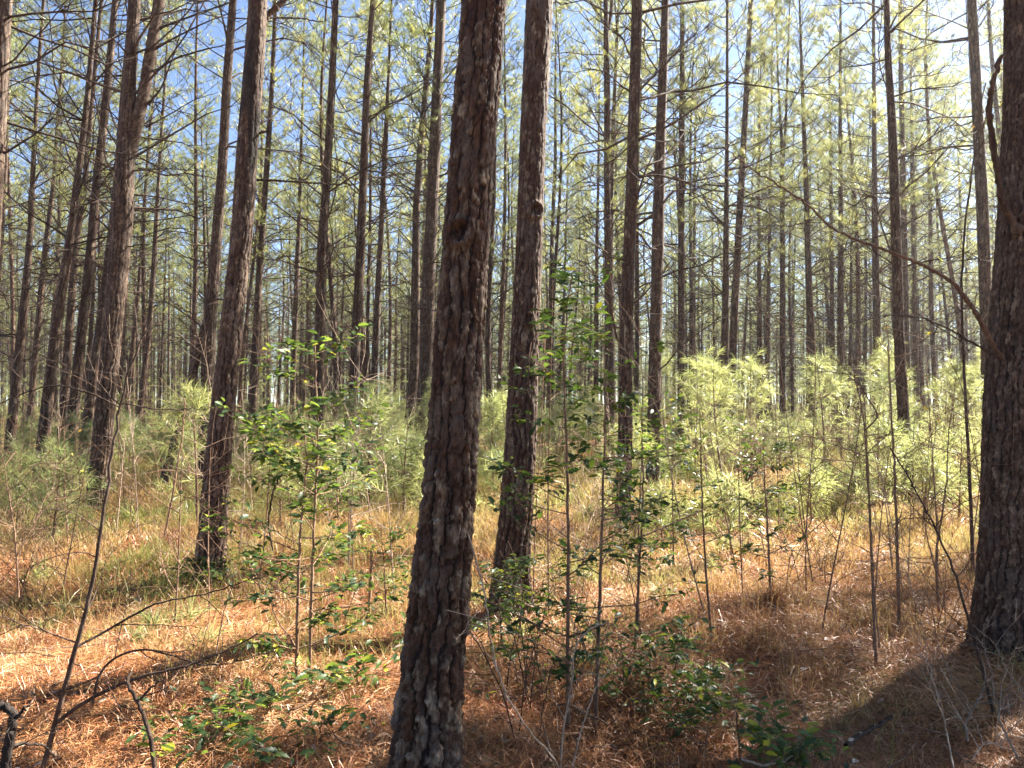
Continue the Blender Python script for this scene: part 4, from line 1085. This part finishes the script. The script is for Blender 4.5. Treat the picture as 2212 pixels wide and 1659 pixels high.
rs = np.random.default_rng(60); g = Geo()
for n, y0, y1, pw, L, wd in ((150000, 1.7, 8, .9, .17, .0030), (70000, 7, 22, 1.2, .2, .008)):
    x, y = wedge(rs, n, y0, y1, pw); z = gz(x, y)
    clump = patch(x, y, 1.7, 1.0); clump2 = patch(x, y, 5.5, 4.0)
    az = rs.uniform(0, pi * 2, n) + 1.2 * np.sin(x * 3 + y * 2); tilt = rs.normal(.05, .22, n)
    up = rs.random(n) ** 2 * (.012 + .07 * np.clip(clump, 0, 1.2) * np.clip(clump2 + .3, 0, 1))
    l = L * rs.uniform(.5, 1.1, n)
    c = np.stack([x, y, z + .006 + up], -1)
    d = np.stack([np.cos(az) * np.cos(tilt), np.sin(az) * np.cos(tilt), np.sin(tilt)], -1)
    sd = norm(np.cross(d, np.array([0, 0, 1.]) + rs.normal(0, .5, (n, 3)))) * wd * .5
    bow = np.array([0, 0, .06]) * l[:, None] * rs.normal(1, 1, (n, 1))
    a_, b_, e_ = c - d * l[:, None] * .5, c + bow, c + d * l[:, None] * .5
    V = np.stack([a_ - sd * .6, a_ + sd * .6, b_ + sd, b_ - sd, e_], 1)
    i = np.arange(n)[:, None] * 5
    rnd = np.clip(.05 + .55 * rs.random(n) + .45 * patch(x, y, .8, 7.0) - .25 * np.clip(patch(x, y, 2.9, 1.5) - .6, 0, 1), 0, 1)
    g.add(V.reshape(-1, 3), i + np.array([[0, 1, 2, 3]]), i + np.array([[3, 2, 4]]), rnd=np.repeat(rnd, 5))
tag(link("pine_straw", to_mesh("pine_straw", g.data(), [M_STRAW], False)), "orange fallen pine needles strewn over the floor", None, kind="stuff")

g = Geo()
nc = 15000; x, y = wedge(rs, nc, 2.6, 24, 1.15)
dens = patch(x, y, .9, 2.0) * .7 + patch(x, y, 2.6, 5.0) * .4
dens = dens + .25 * np.exp(-((x / y + .25) / .3) ** 2)
keep = rs.random(nc) < np.clip(dens * np.clip((y - 3.0) / 4, .06, 1), 0, 1); x, y = x[keep], y[keep]; nc = len(x)
mx_, my_ = wedge(rs, 5200, 1.8, 10, 1.0); kk = rs.random(5200) < np.clip(patch(mx_, my_, 2.2, 6.0) * .9 + .1, .1, 1); mx_, my_ = mx_[kk], my_[kk]
nm = len(mx_); per_m = 14
ax_, ay_ = np.repeat(mx_, per_m) + rs.normal(0, .06, nm * per_m), np.repeat(my_, per_m) + rs.normal(0, .06, nm * per_m)
n = len(ax_); az = np.repeat(rs.uniform(0, 6.28, nm), per_m) + rs.normal(0, .9, n); rise = rs.uniform(.02, .11, n) * np.clip(.7 + ay_ * .06, 0, 1.2); run = rs.uniform(.08, .2, n)
b0 = np.stack([ax_, ay_, gz(ax_, ay_)], -1); hd = np.stack([np.cos(az), np.sin(az), 0 * az], -1)
b1 = b0 + hd * run[:, None] * .45 + np.array([0, 0, 1.]) * rise[:, None]; b2 = b0 + hd * run[:, None] + np.array([0, 0, .35]) * rise[:, None]
sd = norm(np.cross(hd, rs.normal(size=(n, 3)) + [0, 0, 1.])) * (.0014 * np.clip(ay_ / 3.5, .9, 3))[:, None]
V = np.stack([b0 - sd, b0 + sd, b1 + sd * .8, b1 - sd * .8, b2], 1); i = np.arange(n)[:, None] * 5
g2 = Geo(); g2.add(V.reshape(-1, 3), i + np.array([[0, 1, 2, 3]]), i + np.array([[3, 2, 4]]), rnd=np.repeat(np.clip(rs.normal(.55, .25, n), 0, 1), 5))
tag(link("matted_straw", to_mesh("matted_straw", g2.data(), [M_STRAW], False)), "matted humps of rusty straw and dead grass", None, kind="stuff")
per = 16
tone = np.clip(.67 - .5 * (patch(x, y, .7, 9.0) - .5) * 1.6 - .2 * np.clip((y - 5.5) / 5, 0, 1) + rs.normal(0, .14, nc), 0, 1)
gx, gy, tn = np.repeat(x, per), np.repeat(y, per), np.repeat(tone, per)
n = len(gx); gx = gx + rs.normal(0, .05, n) * (1 + gy * .03); gy = gy + rs.normal(0, .05, n)
az = rs.uniform(0, 2 * pi, n); lean = np.abs(rs.normal(.35, .35, n)); hh = rs.uniform(.08, .36, n) * np.clip(.6 + gy * .05, 0, 1.3); wd = .0024 * np.clip(gy / 4, .8, 4)
p0 = np.stack([gx, gy, gz(gx, gy)], -1)
d1 = np.stack([np.cos(az) * np.sin(lean), np.sin(az) * np.sin(lean), np.cos(lean)], -1)
l2 = lean + .55; d2 = np.stack([np.cos(az) * np.sin(l2), np.sin(az) * np.sin(l2), np.cos(l2)], -1)
p1 = p0 + d1 * hh[:, None] * .6; p2 = p1 + d2 * hh[:, None] * .45
sd = norm(np.cross(d1, rs.normal(size=(n, 3)))) * wd[:, None] * .5
V = np.stack([p0 - sd, p0 + sd, p1 + sd * .8, p1 - sd * .8, p2], 1); i = np.arange(n)[:, None] * 5
g.add(V.reshape(-1, 3), i + np.array([[0, 1, 2, 3]]), i + np.array([[3, 2, 4]]), rnd=np.repeat(np.clip(tn + rs.normal(0, .12, n), 0, 1), 5))
tag(link("dry_grass", to_mesh("dry_grass", g.data(), [M_GRASS], False)), "tan and yellow green dry grass between the trees", None, kind="stuff")

g = Geo(); n = 2200; x, y = wedge(rs, n, 1.8, 11, 1.1); z = gz(x, y)
v, q, rn = leaves(rs, np.stack([x, y, z + rs.uniform(.015, .06, n)], -1), np.stack([rs.normal(size=n), rs.normal(size=n), rs.normal(0, .3, n)], -1), .055, .4, .4, .3, spiny=False)
g.add(v, q, rnd=rn ** 1.4)
for bx, by, br in ((-.38, 3.15, .17), (-.04, 5.5, .24), (-2.66, 6.5, .2), (3.25, 4.9, .28), (-6.3, 11.3, .2)):
    n = 260; a_ = rs.uniform(0, 2 * pi, n); r_ = br + np.abs(rs.normal(0, .16, n)); x, y = bx + r_ * np.cos(a_), by + r_ * np.sin(a_)
    v, q, rn = leaves(rs, np.stack([x, y, gz(x, y) + rs.uniform(.01, .05, n)], -1), np.stack([rs.normal(size=n), rs.normal(size=n), rs.normal(0, .35, n)], -1), .04, .6, .2, .1, spiny=False); g.add(v, q, rnd=rn * .35)
tag(link("leaf_litter", to_mesh("leaf_litter", g.data(), [M_DEAD])), "scattered curled brown leaves on the straw", None, kind="stuff")

g = Geo(); n = 27000; x, y = wedge(rs, n, 9.5, 125, 1.4, .76)
hh = rs.random(n) ** 1.4 * np.clip(patch(x, y, .35, 3.0) * 2.4, .4, 2.2) * np.clip(y / 24, .3, 3.4)
pos = np.stack([x, y, gz(x, y) + hh], -1)
v, _, tr, rn = needles(rs, pos, norm(rs.normal(size=(n, 3)) * [1, 1, .4] + [0, 0, .8]), 12, .3, .012, (.2, 1.2), .2)
w_ = np.repeat(np.clip(y / 25, .8, 3), 36)
c = v.reshape(-1, 3, 3).mean(1).repeat(3, 0); v = c + (v - c) * w_[:, None] ** .5
g.add(v, None, tr, rnd=rn); n = 5000; x, y = wedge(rs, n, 15, 85, 1.3, .74)
p0 = np.stack([x, y, gz(x, y)], -1); hh = rs.uniform(.5, 2.2, n)
p1 = p0 + np.stack([rs.normal(0, .12, n), rs.normal(0, .12, n), np.ones(n)], -1) * hh[:, None]
v, q = tubes(np.stack([p0, (p0 + p1) / 2 + rs.normal(0, .06, (n, 3)), p1], 1), np.array([[.008, .006, .003]]).repeat(n, 0), 3); g.add(v, q, mat=1)
tag(link("undergrowth", to_mesh("undergrowth", g.data(), [M_YOUNG, M_TWIG], False)), "pale green undergrowth of seedlings and stems deep in the stand", None, kind="stuff")

g = Geo(); n = 1300; x, y = wedge(rs, n, 1.9, 13, 1.1); az = rs.uniform(0, 2 * pi, n); L = rs.uniform(.08, .55, n) ** 1.3
t_ = np.linspace(-.5, .5, 5)[None, :]
bx = x[:, None] + np.cos(az)[:, None] * L[:, None] * t_ + rs.normal(0, .012, (n, 5)); by = y[:, None] + np.sin(az)[:, None] * L[:, None] * t_ + rs.normal(0, .012, (n, 5))
P = np.stack([bx, by, gz(bx, by) + .02 + .03 * rs.random((n, 1)) + rs.normal(0, .25, (n, 1)) * L[:, None] * (t_ + .5)], -1)
v, q = tubes(P, (.0022 + .006 * rs.random(n)[:, None] ** 3) * np.linspace(1, .6, 5)[None], 5); g.add(v, q)
tag(link("fallen_twigs", to_mesh("fallen_twigs", g.data(), [M_TWIG])), "small broken twigs strewn over the straw", None, kind="stuff")

# ------------------------------------------------------------------ hazy sunlit air
me = bpy.data.meshes.new("haze")
X, Y0_, Y1_, Z0, Z1 = 620., -620., 620., -2.0, 40.
me.from_pydata([(x, y, z) for z in (Z0, Z1) for x, y in ((-X, Y0_), (X, Y0_), (X, Y1_), (-X, Y1_))], [], [(3, 2, 1, 0), (4, 5, 6, 7), (0, 1, 5, 4), (1, 2, 6, 5), (2, 3, 7, 6), (3, 0, 4, 7)])
hm, nt, out = mat("sunlit_air")
pv = N(nt, "ShaderNodeVolumePrincipled", Density=0.0007, Anisotropy=0.7)
pv.inputs["Color"].default_value = (0.95, 0.95, 0.95, 1)
nt.links.new(pv.outputs[0], out.inputs["Volume"])
me.materials.append(hm)
tag(link("haze", me), "thin bright haze in the sunlit air of the wood", None, kind="stuff")
